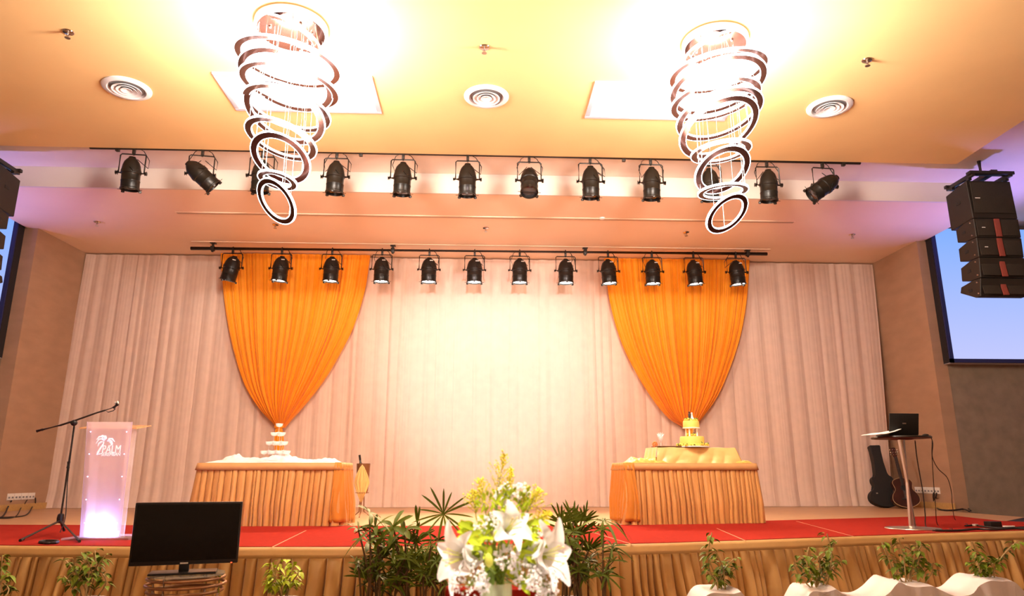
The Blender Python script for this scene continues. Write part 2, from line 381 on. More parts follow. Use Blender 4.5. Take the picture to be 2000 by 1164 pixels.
# ------------------------------------------------------------------ curtain and orange drapes
LC = pr0.x-pl0.x
Q1 = Pleats(LC, 0.27, 0.6, 3, 0.95); Q2 = Pleats(LC, 0.085, 0.6, 4, 0.9)
def curt_f(u, v):
    s = u*LC; z = ZT-0.03-v*(ZT-S-0.035)
    lean = -0.10*v*math.exp(-s/0.8)*1.0 + (-0.22*v**1.4*math.exp(-(LC-s)/0.7))
    wob = 0.05*v*noise.noise((s*1.3, 7, v*0.8))
    h, d = Q1.at(s+wob); h2, _ = Q2.at(s+wob*0.7)
    y = YC-0.06-(0.034+0.018*v)*h-0.007*h2
    if z < S+0.1: y -= 0.05*(S+0.1-z)/0.1
    return Vector((pl0.x+0.02+s*(LC-0.04)/LC+lean+0.02*v*d, y, z))
b = B(); grid(b, curt_f, 1100, 16)
tag(obj('stage_curtain', b, M['curtain']), 'cream pleated curtain covering the whole back wall of the stage', 'curtain')
def drape(label, L, R, tie, seed, tail_px):
    Y = YC-0.24
    zl = [onY(x, y, Y) for x, y in L]; zr = [onY(x, y, Y) for x, y in R]
    lz = [-p.z for p in zl]; lx = [p.x for p in zl]; rz = [-p.z for p in zr]; rx = [p.x for p in zr]
    ztop = ZT-0.02; zbot = onY(tie[0], tie[1], Y).z; xt = onY(tie[0], tie[1], Y).x
    t = thing('orange_drape', label, 'drape', (0, 0, 0), 0, 'orange swags on the back curtain')
    pA = Pleats(1.0, 0.055, 0.5, seed, 0.8); pB = Pleats(1.0, 0.019, 0.5, seed+1, 0.9)
    def f(u, v):
        vv = 1-(1-v)**1.25; z = ztop+(zbot-ztop)*vv
        a = smooth_pw(-z, lz, lx); c = smooth_pw(-z, rz, rx); w = c-a
        # gather folds converge on the tie; fabric swells outward low down
        h, _ = pA.at(u); h2, _ = pB.at(u)
        e = math.sin(PI*min(1, max(0, u)))**0.35
        y = Y-0.015-(0.035+0.045*vv)*h*min(1, w/0.9+0.25)-0.016*h2*min(1, w)-0.10*vv*e
        return Vector((a+w*u, y+0.03, z))
    b = B(); grid(b, f, 260, 60); obj('swag', b, M['orange'], t)
    zb2 = onY(tail_px[0], tail_px[1], Y).z
    def g(u, v):
        z = zbot+0.02+(zb2-zbot-0.02)*v; r = 0.055+0.07*v**0.5; a = 2*PI*u
        rr = r*(1+0.16*math.sin(7*a+seed)+0.1*math.sin(13*a))
        return Vector((xt+math.cos(a)*rr*0.95+(onY(tail_px[0], tail_px[1], Y).x-xt)*v, Y-0.08+math.sin(a)*rr*0.5, z))
    b = B(); grid(b, g, 60, 10); bmesh.ops.remove_doubles(b, verts=b.verts[:], dist=1e-4); obj('tail', b, M['orange'], t)
    b = B(); lathe(b, [(0.045, -0.035), (0.085, -0.025), (0.095, 0), (0.085, 0.025), (0.045, 0.035)], 20, Matrix.Translation((xt, Y-0.085, zbot+0.02)) @ Matrix.Diagonal((1, 0.6, 1, 1))); obj('tie_band', b, M['orange'], t)
drape('orange swag drape on the curtain, gathered above the white tulle table',
      [(431, 498), (437, 570), (447, 640), (461, 700), (481, 757), (510, 802), (538, 832), (541, 840)], [(723, 502), (712, 570), (690, 640), (664, 692), (635, 741), (600, 787), (562, 830), (554, 840)], (547, 836), 21, (549, 1000))
drape('orange swag drape on the curtain, gathered behind the wedding cake',
      [(1180, 508), (1191, 590), (1212, 665), (1240, 725), (1274, 780), (1308, 820), (1336, 836), (1339, 842)], [(1464, 512), (1458, 590), (1445, 660), (1425, 720), (1400, 775), (1374, 812), (1358, 832), (1353, 842)], (1346, 839), 31, (1342, 1000))

# ------------------------------------------------------------------ ceiling fittings
def sprinkler(p, z, label, grp):
    t = thing('ceiling_sprinkler', label, 'sprinkler', (p.x, p.y, z), 0, grp)
    b = B(); lathe(b, [(0.045, 0), (0.06, -0.004), (0.055, -0.012), (0.02, -0.018)], 20); obj('escutcheon', b, M['chrome'], t)
    b = B(); cyl(b, (0, 0, 0), (0, 0, -0.05), 0.012, n=10); cyl(b, (-0.018, 0, -0.045), (0, 0, -0.075), 0.004, n=6); cyl(b, (0.018, 0, -0.045), (0, 0, -0.075), 0.004, n=6); obj('stem', b, M['steel'], t)
    b = B(); lathe(b, [(0.0, -0.072), (0.03, -0.072), (0.03, -0.078), (0.0, -0.078)], 14); obj('deflector', b, M['steel'], t)
for (x, y, l) in ((134, 62, 'ceiling sprinkler in the yellow ceiling left of the left chandelier'), (946, 92, 'ceiling sprinkler in the yellow ceiling midway between the chandeliers'), (1693, 117, 'ceiling sprinkler in the yellow ceiling right of the right chandelier')):
    sprinkler(onZ(x, y, H), H, l, 'sprinklers in the yellow ceiling')
for (x, y, l) in ((190, 433, 'small sprinkler in the stage ceiling, nearest the left brown wall panel'), (538, 438, 'small sprinkler in the stage ceiling above the left orange drape'), (949, 445, 'small sprinkler in the middle of the stage ceiling'), (1340, 453, 'small sprinkler in the stage ceiling above the right orange drape'), (1664, 458, 'small sprinkler in the stage ceiling, nearest the right brown wall panel')):
    sprinkler(onZ(x, y, ZT), ZT, l, 'sprinklers in the stage ceiling')
def vent(x, y, label):
    p = onZ(x, y, H); t = thing('round_air_diffuser', label, 'air vent', (p.x, p.y, H-0.0005), 0, 'round ceiling diffusers')
    R = 0.285
    b = B(); lathe(b, [(R, 0.0), (R, -0.012), (R*0.93, -0.026), (R*0.78, -0.03), (R*0.72, -0.005), (R*0.72, 0)], 48, cap=False); obj('rim', b, M['white_paint'], t)
    b = B(); lathe(b, [(0, -0.002), (R*0.73, -0.002)], 40, cap=False); obj('duct', b, M['vent_dark'], t)
    for i, (a, c) in enumerate(((0.60, 0.46), (0.42, 0.28), (0.24, 0.02))):
        b = B(); lathe(b, [(R*c, -0.010), (R*a, -0.034), (R*a, -0.040), (R*c*0.9, -0.016)], 40, cap=False); obj('cone', b, M['white_paint'], t)
vent(248, 172, 'round white ceiling diffuser left of the left chandelier')
vent(950, 188, 'round white ceiling diffuser midway between the chandeliers')
vent(1620, 208, 'round white ceiling diffuser right of the right chandelier')
def air_grille(cs, label):
    xs = [p[0] for p in cs]; x0, x1, y0, y1 = cs[0][0], cs[1][0], cs[0][1], cs[1][1]
    t = thing('return_air_grille', label, 'air grille', ((x0+x1)/2, (y0+y1)/2, H), 0, 'square ceiling grilles'); w, d = (x1-x0)/2, (y1-y0)/2
    b = B()
    for (cx, cy, sx, sy) in ((0, -d, 2*w+0.06, 0.06), (0, d, 2*w+0.06, 0.06), (-w, 0, 0.06, 2*d-0.06), (w, 0, 0.06, 2*d-0.06)): box(b, (cx, cy, -0.012), (sx, sy, 0.024), None, 0.004)
    obj('frame', b, M['grille'], t)
    b = B(); box(b, (0, 0, -0.006), (0.022, 2*d-0.06, 0.018)); box(b, (0, d*-0.28, -0.006), (2*w-0.06, 0.022, 0.018)); obj('crossbar', b, M['grille'], t)
    b = B(); n = 30
    for i in range(n):
        box(b, (0, -d+0.04+(2*d-0.08)*i/(n-1), -0.007), (2*w-0.06, 0.020, 0.003), Euler((0.6, 0, 0)))
    obj('slats', b, M['grille'], t)
    b = B(); box(b, (0, 0, -0.001), (2*w, 2*d, 0.002)); obj('backing', b, M['white_paint'], t)
g0, g1 = onZ(430, 145, H), onZ(742, 216, H)
air_grille(((-3.21, 7.72), (-1.37, 8.56)), 'wide white air grille in the ceiling behind the left chandelier')
air_grille(((1.395, 7.72), (3.24, 8.56)), 'wide white air grille in the ceiling behind the right chandelier')
p, q = onZ(342, 413.5, ZT), onZ(1550, 435, ZT)
b = B(); box(b, ((p.x+q.x)/2, (p.y+q.y)/2, ZT-0.004), (q.x-p.x, 0.10, 0.012)); 
t = thing('slot_diffuser', 'long narrow slot diffuser across the stage ceiling', 'air vent'); obj('frame', b, M['slab'], t, False)
b = B(); box(b, ((p.x+q.x)/2, (p.y+q.y)/2, ZT-0.009), (q.x-p.x-0.04, 0.055, 0.012)); obj('slot', b, M['slot'], t, False)
det = onZ(1174, 430, ZT); b = B(); lathe(b, [(0.05, 0), (0.05, -0.02), (0.03, -0.03), (0, -0.03)], 20, Matrix.Translation((det.x, det.y-0.12, ZT))); tag(obj('smoke_detector', b, M['white_paint']), 'small white round detector beside the slot in the stage ceiling', 'detector')
p, q = onZ(370, 468, ZT), onZ(1500, 490, ZT); yy = (p.y+q.y)/2
b = B(); box(b, ((p.x+q.x)/2, yy, ZT-0.004), (q.x-p.x, 0.035, 0.012)); struct('trim_2', b, M['slab'])

# ------------------------------------------------------------------ chandeliers
def ring_matrix(px, py, a, bb, ang, Y, flip=1):
    c = onY(px, py, Y); v = (c-CAM).normalized()
    d = (c-CAM).dot(AF)
    # ellipse axes in the image -> circle in space with matching projected shape
    th = math.radians(ang)
    ex = (AR*math.cos(th)-AU*math.sin(th)); ex = (ex-v*ex.dot(v)).normalized()
    ey = v.cross(ex).normalized()
    if ey.z < 0: ey = -ey
    tilt = math.acos(max(0.05, min(1, bb/a)))
    n1 = v*(-math.cos(tilt))+ey*math.sin(tilt); n2 = v*(-math.cos(tilt))-ey*math.sin(tilt)
    n = n1 if abs(n1.z)*flip > abs(n2.z)*flip else n2
    if n.z < 0: n = -n
    zx = ex; zy = n.cross(zx).normalized(); zx = zy.cross(n)
    return c, Matrix(((zx.x, zy.x, n.x), (zx.y, zy.y, n.y), (zx.z, zy.z, n.z))), a*d/F
def rect_ring(bm, r0, r1, h, n=72):
    prof = [(r0, -h/2), (r1, -h/2), (r1, h/2), (r0, h/2)]
    rings = [[bm.verts.new((r*math.cos(2*PI*k/n), r*math.sin(2*PI*k/n), z)) for k in range(n)] for r, z in prof]
    for i in range(4):
        for k in range(n): bm.faces.new((rings[i][k], rings[i][(k+1) % n], rings[(i+1) % 4][(k+1) % n], rings[(i+1) % 4][k]))
CHL = []
def chandelier(label, canopy_px, rings, can_r, seed):
    cp = onZ(canopy_px[0], canopy_px[1], H); Y = cp.y
    t = thing('ring_chandelier', label, 'chandelier', (cp.x, Y, H), 0, 'spiral ring chandeliers')
    b = B(); lathe(b, [(can_r*1.0, 0), (can_r*1.06, -0.01), (can_r*1.06, -0.075), (can_r*1.0, -0.085), (can_r*0.97, -0.085)], 48, cap=False); o = obj('canopy_rim', b, M['white_paint'], t)
    b = B(); lathe(b, [(0, -0.082), (can_r*0.985, -0.082), (can_r*0.985, -0.02)], 48, cap=False); obj('mirror_plate', b, M['ring_metal'], t)
    rnd = random.Random(seed); wires = []; org = Vector((cp.x, Y, H))
    for (px, py, a, bb, ang) in rings:
        c, R3, rad = ring_matrix(px, py, a, bb, ang, Y)
        wd = 0.062 if rad > 0.3 else 0.050
        b = B(); rect_ring(b, rad-wd, rad, 0.022); o = obj('ring', b, M['ring_metal'], t); o.location = c-org; o.rotation_euler = R3.to_euler()
        b = B(); rect_ring(b, rad+0.0005, rad+0.008, 0.022); rect_ring(b, rad-wd-0.007, rad-wd-0.0005, 0.020); obj('led_strip', b, M['led'], o)
        k = 3 if rad > 0.2 else 2
        for i in range(k):
            an = 2*PI*(i+rnd.random()*0.6)/k; pt = c-org+R3 @ Vector((math.cos(an)*(rad-wd/2), math.sin(an)*(rad-wd/2), 0)); q = Vector((pt.x, pt.y, 0)); 
            if q.length > can_r*0.92: q = q*(can_r*0.92/q.length)
            wires.append((pt, Vector((q.x, q.y, -0.08))))
    for (p0, p1) in wires:
        b = B(); cyl(b, p0, p1, 0.0032, n=5); obj('suspension_wire', b, M['wire'], t)
    b = B()
    for i in range(7):
        an = i*0.9; ico(b, (0.6*can_r*math.cos(an), 0.6*can_r*math.sin(an), -0.09), 0.018)
    obj('ceiling_fixings', b, M['chrome'], t)
    CHL.append((cp.x, Y))
    return t
chandelier('left spiral chandelier of lit rings, bottom ring tilting down to the right', (570, 50),
    [(567, 66, 60, 20, 30), (563, 122, 100, 40, 17), (559, 158, 92, 50, 24), (566, 168, 94, 37, 16), (561, 212, 84, 36, 20), (556, 222, 80, 50, 30), (549, 272, 70, 32, 24), (548, 309, 60, 41, 36), (542, 352, 37, 15, 18), (540, 393, 48, 27, 57)], 0.36, 5)
chandelier('right spiral chandelier of lit rings, bottom ring tilting up to the right', (1396, 80),
    [(1393, 92, 56, 18, -26), (1402, 140, 93, 36, -14), (1402, 168, 93, 48, -20), (1397, 195, 86, 35, -16), (1405, 224, 84, 42, -22), (1404, 250, 80, 48, -32), (1408, 296, 57, 20, -12), (1411, 332, 56, 38, -36), (1412, 374, 47, 14, -8), (1420, 417, 46, 26, -44)], 0.34, 6)

# ------------------------------------------------------------------ stage lights
def par_proto(lens, badge, R, W):
    t = thing('stage_light', '', 'stage light')
    PV = 0.395                                               # pivot below the bar
    b = B(); box(b, (0, 0, -0.05), (0.04, 0.045, 0.08), None, 0.006); tube(b, [(0, 0.035*math.cos(a), 0.0+0.035*math.sin(a)) for a in [PI*k/8 for k in range(-1, 10)]], 0.010, 6); cyl(b, (0, 0, -0.085), (0, 0, -0.11), 0.016, n=10); obj('hook_clamp', b, M['black'], t)
    b = B(); pts = [(-W, 0, -PV), (-W, 0, -0.118), (-W+0.02, 0, -0.098), (W-0.02, 0, -0.098), (W, 0, -0.118), (W, 0, -PV)]
    tube(b, pts, 0.010, 6); obj('yoke', b, M['black'], t)
    can = B(); q = R/0.15
    lathe(can, [(0.0, 0.245), (0.045, 0.243), (0.05, 0.225), (0.085*q, 0.205), (0.12*q, 0.165), (0.142*q, 0.11), (0.155*q, 0.05), (0.162*q, 0.03), (0.162*q, -0.01), (R, -0.02), (R, -0.115), (R+0.004, -0.12), (R+0.004, -0.128), (R, -0.133), (R, -0.225), (R+0.008, -0.232), (R+0.008, -0.255), (R-0.006, -0.258), (R-0.012, -0.22)], 36, cap=False)
    box(can, (0, 0.04, 0.235), (0.05, 0.05, 0.03), None, 0.004)
    c = obj('lamp_can', can, M['par_black'], t); c.location = (0, 0, -PV)
    b = B(); lathe(b, [(R-0.006, -0.228), (R-0.02, -0.236), (0.0, -0.247)], 30, cap=False); obj('lens', b, M['lit_lens'] if lens else M['dark_lens'], c)
    for a in (-PI/2, PI/6, 5*PI/6):
        b = B(); ca, sa = math.cos(a), math.sin(a); box(b, (ca*(R+0.012), sa*(R+0.012), -0.262), (0.035, 0.035, 0.032), Euler((0, 0, a)), 0.003); obj('gel_clip', b, M['black'], c)
    b = B()
    for a in (PI/6+0.9, PI/6+2.2): pass
    tube(b, [(-R-0.045, 0, -0.25), (R+0.045, 0, -0.25)], 0.004, 5); obj('clip_rod', b, M['black'], c)
    b = B(); tube(b, [(0.03*q, -0.165*q, 0.06), (0.09*q, -0.158*q, -0.0), (0.15*q, -0.09*q, 0.04)], 0.005, 5); obj('latch_wire', b, M['black'], c)
    if badge:
        b = B()
        for i in range(4): box(b, (0.028+0.017*i, -0.1225*q, 0.158), (0.012, 0.012, 0.017), Euler((-0.5, 0, 0)))
        obj('badge', b, M['badge'], c)
    for s in (-1, 1):
        b = B(); cyl(b, (s*0.155*q, 0, 0), (s*(W+0.03), 0, 0), 0.018, n=10); cyl(b, (s*(W+0.012), 0, 0), (s*(W+0.036), 0, 0), 0.034, n=8); o = obj('knob', b, M['black'], t); o.location = (0, 0, -PV)
    return t
parA = par_proto(False, False, 0.126, 0.178); parB = par_proto(True, True, 0.146, 0.195)
def hang(proto, first, loc, rx, ry, rz, label, group, seed):
    t = proto if first else copy_tree(proto)
    t.location = loc; t.rotation_euler = (0, 0, rz); t['label'] = label; t['group'] = group
    for c in kids(t):
        if c.name.startswith('lamp_can'): c.rotation_euler = (rx, ry, 0)
        if c.name.startswith('knob'): c.rotation_euler = (rx, 0, 0)
    r = random.Random(seed); s = r.choice((-1, 1)); w = r.uniform(0.06, 0.22)
    b = B(); tube(b, [(0.03*s, 0.04, 0.03), (0.12*s, 0.05, -0.02), (0.10*s+w*0.6*s, 0.06, -0.16), (w*s*1.1, 0.07, -0.28), (0.03*s, 0.08, -0.14)], 0.006, 5); obj('cable', b, M['cable'], t)
# front bar just behind the yellow edge
YB = YE+0.055
A0 = onY(176, 288.0, YB); A1 = onY(1680, 318.5, YB)
b = B(); cyl(b, A0, A1, 0.026, n=12); t = thing('lighting_bar', 'long black lighting bar along the edge of the yellow ceiling', 'lighting bar'); obj('bar', b, M['black'], t)
for x, y in ((228, 291), (689, 299), (1203, 310), (1645, 323)):
    f = (x-176)/(1680-176); p = A0.lerp(A1, f); b = B(); box(b, (p.x, p.y, p.z-0.03), (0.05, 0.05, 0.05), None, 0.004); cyl(b, (p.x, p.y, p.z), (p.x, p.y, HB-0.001), 0.012, n=8); obj('bracket', b, M['black'], t)
fx = [(259, .12, 0, .1), (388, .25, -.88, .15), (502, 0, 0, 0), (643, .05, .02, 0), (771, .05, .02, 0), (896, .05, 0, 0), (1016, -.42, .04, 0), (1136, .05, 0, 0), (1256, .05, 0.02, 0), (1372, .05, 0, 0), (1489, .05, 0.03, 0), (1602, .2, .95, .1)]
nm = ['first from the left end', 'tilted hard to the right, second from the left end', 'half hidden behind the left chandelier', 'just right of the left chandelier', 'fifth from the left end', 'sixth from the left end', 'tipped towards the hall near the middle', 'eighth from the left end', 'just left of the right chandelier', 'half hidden behind the right chandelier', 'just right of the right chandelier', 'swung hard to the left at the right end']
for i, (x, rx, ry, rz) in enumerate(fx):
    f = (x-176)/(1680-176); p = A0.lerp(A1, f)
    hang(parA, i == 0, p, rx, ry, rz, 'black stage light on front bar, '+nm[i], 'stage lights on the front bar', i)
# rear bar
YR = 13.52
R0 = onY(373, 485, YR); R1 = onY(1498, 496, YR)
b = B(); cyl(b, R0, R1, 0.036, n=12); t = thing('lighting_bar', 'black lighting bar hung in front of the back curtain', 'lighting bar'); obj('bar', b, M['black'], t)
for x in (414, 758, 1134, 1459):
    f = (x-373)/(1498-373); p = R0.lerp(R1, f); b = B(); box(b, (p.x, p.y, (p.z-0.07+ZT-0.002)/2), (0.035, 0.035, ZT-0.002-p.z+0.07)); box(b, (p.x, p.y, p.z), (0.07, 0.09, 0.09), None, 0.005); box(b, (p.x, p.y, ZT-0.012), (0.1, 0.1, 0.02)); obj('drop_bracket', b, M['black'], t)
rx_ = [(453, .12, .24), (546, .06, .08), (642, .05, .03), (738, .04, 0), (829, .03, 0), (917, .03, 0), (1005, .03, 0), (1095, .02, 0), (1179, .02, -.06), (1266, .03, -.02), (1349, .03, -.08), (1434, .04, -.08)]
nm = ['tilted, first from the left end', 'second from the left end, against the orange drape', 'third from the left end, against the orange drape', 'fourth from the left end, at the drape edge', 'fifth from the left end', 'sixth from the left end', 'sixth from the right end', 'fifth from the right end', 'fourth from the right end, at the drape edge', 'third from the right end, against the orange drape', 'second from the right end, with a looped cable', 'first from the right end']
rear_lights = []
for i, (x, rx, ry) in enumerate(rx_):
    f = (x-373)/(1498-373); p = R0.lerp(R1, f); rear_lights.append(p)
    hang(parB, i == 0, p, rx, ry, 0, 'lit stage light on rear bar, '+nm[i], 'lit stage lights on the rear bar', 40+i)

# ------------------------------------------------------------------ hung loudspeakers
def cabinet(bm, prof, x0, x1):
    # side profile [(y, z)] swept in x
    a = [bm.verts.new((x0, y, z)) for y, z in prof]; c = [bm.verts.new((x1, y, z)) for y, z in prof]; n = len(prof)
    bm.faces.new(a); bm.faces.new(c[::-1])
    for i in range(n): bm.faces.new((a[i], a[(i+1) % n], c[(i+1) % n], c[i]))
    bmesh.ops.bevel(bm, geom=bm.edges[:], offset=0.008, segments=1, affect='EDGES')
def line_array(side, xc, Y, word):
    W = 0.70; grp = 'line array on the '+word; g = lambda y: onY(1895, y, Y).z
    z_top, zs = g(351), [g(426), g(463), g(501), g(540), g(575)]
    # flying frame
    t = thing('flying_frame', f'black flying frame holding the hung speakers {word}', 'speaker frame', (xc, Y, z_top))
    b = B()
    for s in (-1, 1): box(b, (s*W*0.42, 0.22, 0.06), (0.05, 0.62, 0.06), None, 0.005)
    box(b, (0, -0.05, 0.085), (W, 0.10, 0.05), None, 0.005); box(b, (0, 0.5, 0.085), (W, 0.06, 0.05), None, 0.005)
    for s in (-1, 1):
        for yy in (0.03, 0.42): box(b, (s*W*0.42, yy, 0.016), (0.05, 0.06, 0.036))
    obj('frame', b, M['black'], t)
    b = B(); box(b, (0.05, 0.22, 0.11), (0.10, 0.6, 0.06), None, 0.005); cyl(b, (0.05, 0.2, 0.12), (0.05, 0.2, HB-z_top), 0.03, n=10); cyl(b, (0.05, 0.2, 0.14), (0.05, 0.2, 0.2), 0.05, n=10); obj('hanger', b, M['black'], t)
    # subwoofer cabinet
    t = thing('subwoofer', f'large black subwoofer cabinet at the top of the hung speakers {word}', 'speaker', (xc, Y, zs[0]))
    hh = z_top-zs[0]-0.006
    b = B(); cabinet(b, [(0, 0.004), (0.52, -0.02), (0.52, hh-0.06), (0.02, hh)], -W/2, W/2); obj('cabinet', b, M['speaker'], t, False)
    b = B(); box(b, (0, -0.006, hh*0.54), (W*0.90, 0.014, hh*0.80), None, 0.004); obj('grille', b, M['speaker_grille'], t)
    b = B(); box(b, (-W*0.34, -0.016, hh*0.52), (0.075, 0.006, 0.014)); obj('badge', b, M['badge'], t)
    b = B(); box(b, (-side*(W/2+0.001), 0.26, hh*0.55), (0.012, 0.10, 0.05), None, 0.004); obj('handle_recess', b, M['black_matte'], t)
    tilt = [0.02, 0.06, 0.12, 0.24]
    names = ['second from the top', 'third from the top', 'fourth from the top', 'lowest, tilted down']
    yoff = [-0.005, -0.000, 0.015, 0.055]
    for i in range(4):
        hi = zs[i]-zs[i+1]-0.006; t = thing('line_array_speaker', f'red striped black speaker in hung stack {word}, {names[i]}', 'speaker', (xc, Y+yoff[i], zs[i]-0.003), 0, grp)
        r = tilt[i]
        def T(y, z): return (y-z*math.tan(r)*0.9, z)
        if i < 3: prof = [T(0, -hi), T(0.20, -hi), T(0.42, -hi*0.84), T(0.42, -hi*0.16), T(0.20, 0), T(0, 0)]
        else: prof = [T(0, -hi), T(0.10, -hi), T(0.46, -hi*0.42), T(0.44, -hi*0.10), T(0.20, 0), T(0, 0)]
        b = B(); cabinet(b, prof, -W/2, W/2); obj('cabinet', b, M['speaker'], t, False)
        rot = Euler((-r*0.9, 0, 0))
        for s in (-1, 1):
            cx = s*W*0.27; y0 = T(0, -hi/2)[0]
            b = B(); box(b, (cx, y0-0.006, -hi/2), (W*0.38, 0.012, hi*0.84), rot, 0.004); obj('grille', b, M['speaker_grille'], t)
        b = B(); box(b, (0, T(0, -hi/2)[0]-0.010, -hi/2), (W*0.12, 0.02, hi*0.96), rot, 0.004); obj('centre_strip', b, M['red_strip'], t)
        if i < 2:
            b = B(); box(b, (-W*0.32, T(0, -hi*0.5)[0]-0.016, -hi*0.5), (0.05, 0.005, 0.012), rot); obj('badge', b, M['badge'], t)
        b = B(); box(b, (-side*(W/2+0.001), 0.25, -hi*0.5), (0.012, 0.075, 0.045), None, 0.003); obj('handle_recess', b, M['black_matte'], t)
        b = B()
        for (yy, zz) in ((0.05, -0.05), (0.05, -hi+0.05)): cyl(b, (-side*(W/2-0.002), yy+0.03, zz), (-side*(W/2+0.012), yy+0.03, zz), 0.012, n=8)
        obj('rigging_pin', b, M['steel'], t)
YSP = 9.75
xr = (onY(1897, 390, YSP).x+onY(1979, 390, YSP).x)/2
line_array(1, xr, YSP, 'at the right')
line_array(-1, onY(40, 345, YSP+0.50).x-0.35, YSP, 'at the left')

# ------------------------------------------------------------------ projection screens in deep casings
YS = 12.63
def screen(nm, xin, xout, z0, z1, label):
    s = 1 if xin > 0 else -1
    sm = bpy.data.materials.new('projected blue image'); sm.use_nodes = True; nt = sm.node_tree; nt.nodes.clear()
    e = nt.nodes.new('ShaderNodeEmission'); o_ = nt.nodes.new('ShaderNodeOutputMaterial'); tc = nt.nodes.new('ShaderNodeTexCoord'); sp = nt.nodes.new('ShaderNodeSeparateXYZ'); cr = nt.nodes.new('ShaderNodeValToRGB')
    nt.links.new(tc.outputs['Generated'], sp.inputs[0]); nt.links.new(sp.outputs['Z'], cr.inputs['Fac'])
    cr.color_ramp.elements[0].color = (0.52, 0.56, 0.99, 1); cr.color_ramp.elements[1].color = (0.22, 0.42, 1.0, 1)
    nt.links.new(cr.outputs['Color'], e.inputs['Color']); e.inputs['Strength'].default_value = 0.78; nt.links.new(e.outputs[0], o_.inputs['Surface'])
    t = thing(nm, label, 'projection screen', ((xin+xout)/2, YS, z0), 0)
    w = abs(xout-xin); b = B(); box(b, (0, (YP-YS)/2+0.01, (z1-z0)/2), (w, YP-YS-0.02, z1-z0)); obj('casing', b, M['screen_box'], t, False)
    b = B(); box(b, (0, (YP-YS)/2, -0.006), (w, YP-YS-0.02, 0.010)); obj('casing_underside', b, M['casing_under'], t, False)
    b = B(); f = 0.07
    box(b, (0, -0.005, f/2), (w, 0.03, f)); box(b, (-s*(w/2-f/2), -0.005, (z1-z0)/2), (f, 0.03, z1-z0)); box(b, (s*(w/2-f/2), -0.005, (z1-z0)/2), (f, 0.03, z1-z0)); obj('border', b, M['screen_frame'], t, False)
    b = B(); box(b, (0, -0.004, (z1-z0)/2+f/2), (w-2*f, 0.01, z1-z0-f)); obj('projected_picture', b, sm, t, False)
xin = onY(1838, 590, YS).x; z0 = onY(1850, 708, YS).z
screen('projection_screen', xin, 11.3, z0, HB-0.15, 'blue lit projection screen behind the right hung speakers')
xl = onY(14.5, 560, YS).x
screen('projection_screen', xl, -11.3, z0, HB-0.15, 'blue lit projection screen behind the left hung speakers')

# ------------------------------------------------------------------ skirted tables
def skirted_table(front_l, front_r, depth, skew, which, seed):
    """front bottom corners on the stage -> table, skirt"""
    c = (front_l+front_r)/2; d = (front_r-front_l); w = d.length-0.20; rz = math.atan2(d.y, d.x)
    n = Vector((-d.y, d.x, 0)).normalized(); c = c+n*(depth/2+0.06)
    hgt = 0.735
    t = thing('banquet_table', f'rectangular banquet table hidden under bronze gold skirt {which}', 'table', (c.x, c.y, ZCp), rz, 'skirted banquet tables')
    b = B(); box(b, (0, 0, hgt-0.0125), (w, depth, 0.025), None, 0.004); obj('tabletop', b, M['table_top'], t)
    for sx in (-1, 1):
        for sy in (-1, 1):
            b = B(); cyl(b, (sx*(w/2-0.12), sy*(depth/2-0.08), 0), (sx*(w/2-0.12), sy*(depth/2-0.08), hgt-0.025), 0.016, n=8); obj('leg', b, M['steel'], t)
    k = thing('table_skirt', f'pleated bronze gold satin skirt of the table {which}', 'table skirt', (c.x, c.y, ZCp), rz, 'table skirts')
    # path: back-left -> front-left -> front-right -> back-right, rounded corners
    r = 0.05; hw, hd = w/2, depth/2; pts = []
    def arc(cx, cy, a0, a1):
        for i in range(9):
            a = a0+(a1-a0)*i/8; pts.append((Vector((cx+r*math.cos(a), cy+r*math.sin(a), 0)), Vector((math.cos(a), math.sin(a), 0))))
    m = 40
    for i in range(m): pts.append((Vector((-hw, hd-(2*hd-r)*i/m, 0)), Vector((-1, 0, 0))))
    arc(-hw+r, -hd+r, PI, 1.5*PI)
    for i in range(1, 200): pts.append((Vector((-hw+r+(2*hw-2*r)*i/200, -hd, 0)), Vector((0, -1, 0))))
    arc(hw-r, -hd+r, 1.5*PI, 2*PI)
    for i in range(1, m+1): pts.append((Vector((hw, -hd+r+(2*hd-r)*i/m, 0)), Vector((1, 0, 0))))
    cu = [0.0]
    for i in range(1, len(pts)): cu.append(cu[-1]+(pts[i][0]-pts[i-1][0]).length)
    L = cu[-1]
    def at(s):
        lo, hi = 0, len(cu)-2
        while lo < hi:
            mm = (lo+hi+1)//2
            if cu[mm] <= s: lo = mm
            else: hi = mm-1
        q = min(1, (s-cu[lo])/max(1e-9, cu[lo+1]-cu[lo])); return pts[lo][0].lerp(pts[lo+1][0], q), pts[lo][1].lerp(pts[lo+1][1], q).normalized()
    pA = Pleats(L, 0.068, 0.45, seed, 0.68); pB = Pleats(L, 0.04, 0.5, seed+1, 0.9)
    def f(u, v):
        s = u*L; p, nn = at(s); z = hgt-0.07-v*(hgt-0.075)
        h, dd = pA.at(s+0.02*v*math.sin(4*s)+0.012*v*noise.noise((s*3, v*3, seed))); h2, _ = pB.at(s+0.02*v)
        off = 0.004+(0.032+0.055*min(1, v*1.6))*h+0.012*v*h2+0.01*v
        tn = Vector((-nn.y, nn.x, 0))
        return Vector((p.x, p.y, z))+nn*off+tn*pA.pinch(s+0.02*v*math.sin(4*s)+0.012*v*noise.noise((s*3, v*3, seed)))*0.9
    b = B(); grid(b, f, 1700, 12); obj('pleats', b, M['table_gold'], k)
    def fb(u, v):
        s = u*L; p, nn = at(s); return Vector((p.x, p.y, hgt+0.004-v*0.085))+nn*(0.020+0.022*v)
    b = B(); grid(b, fb, 240, 2); o = obj('header_band', b, M['table_band'], k); solid(o, 0.003)
    return c, rz, w, depth, hgt+ZCp, at, L
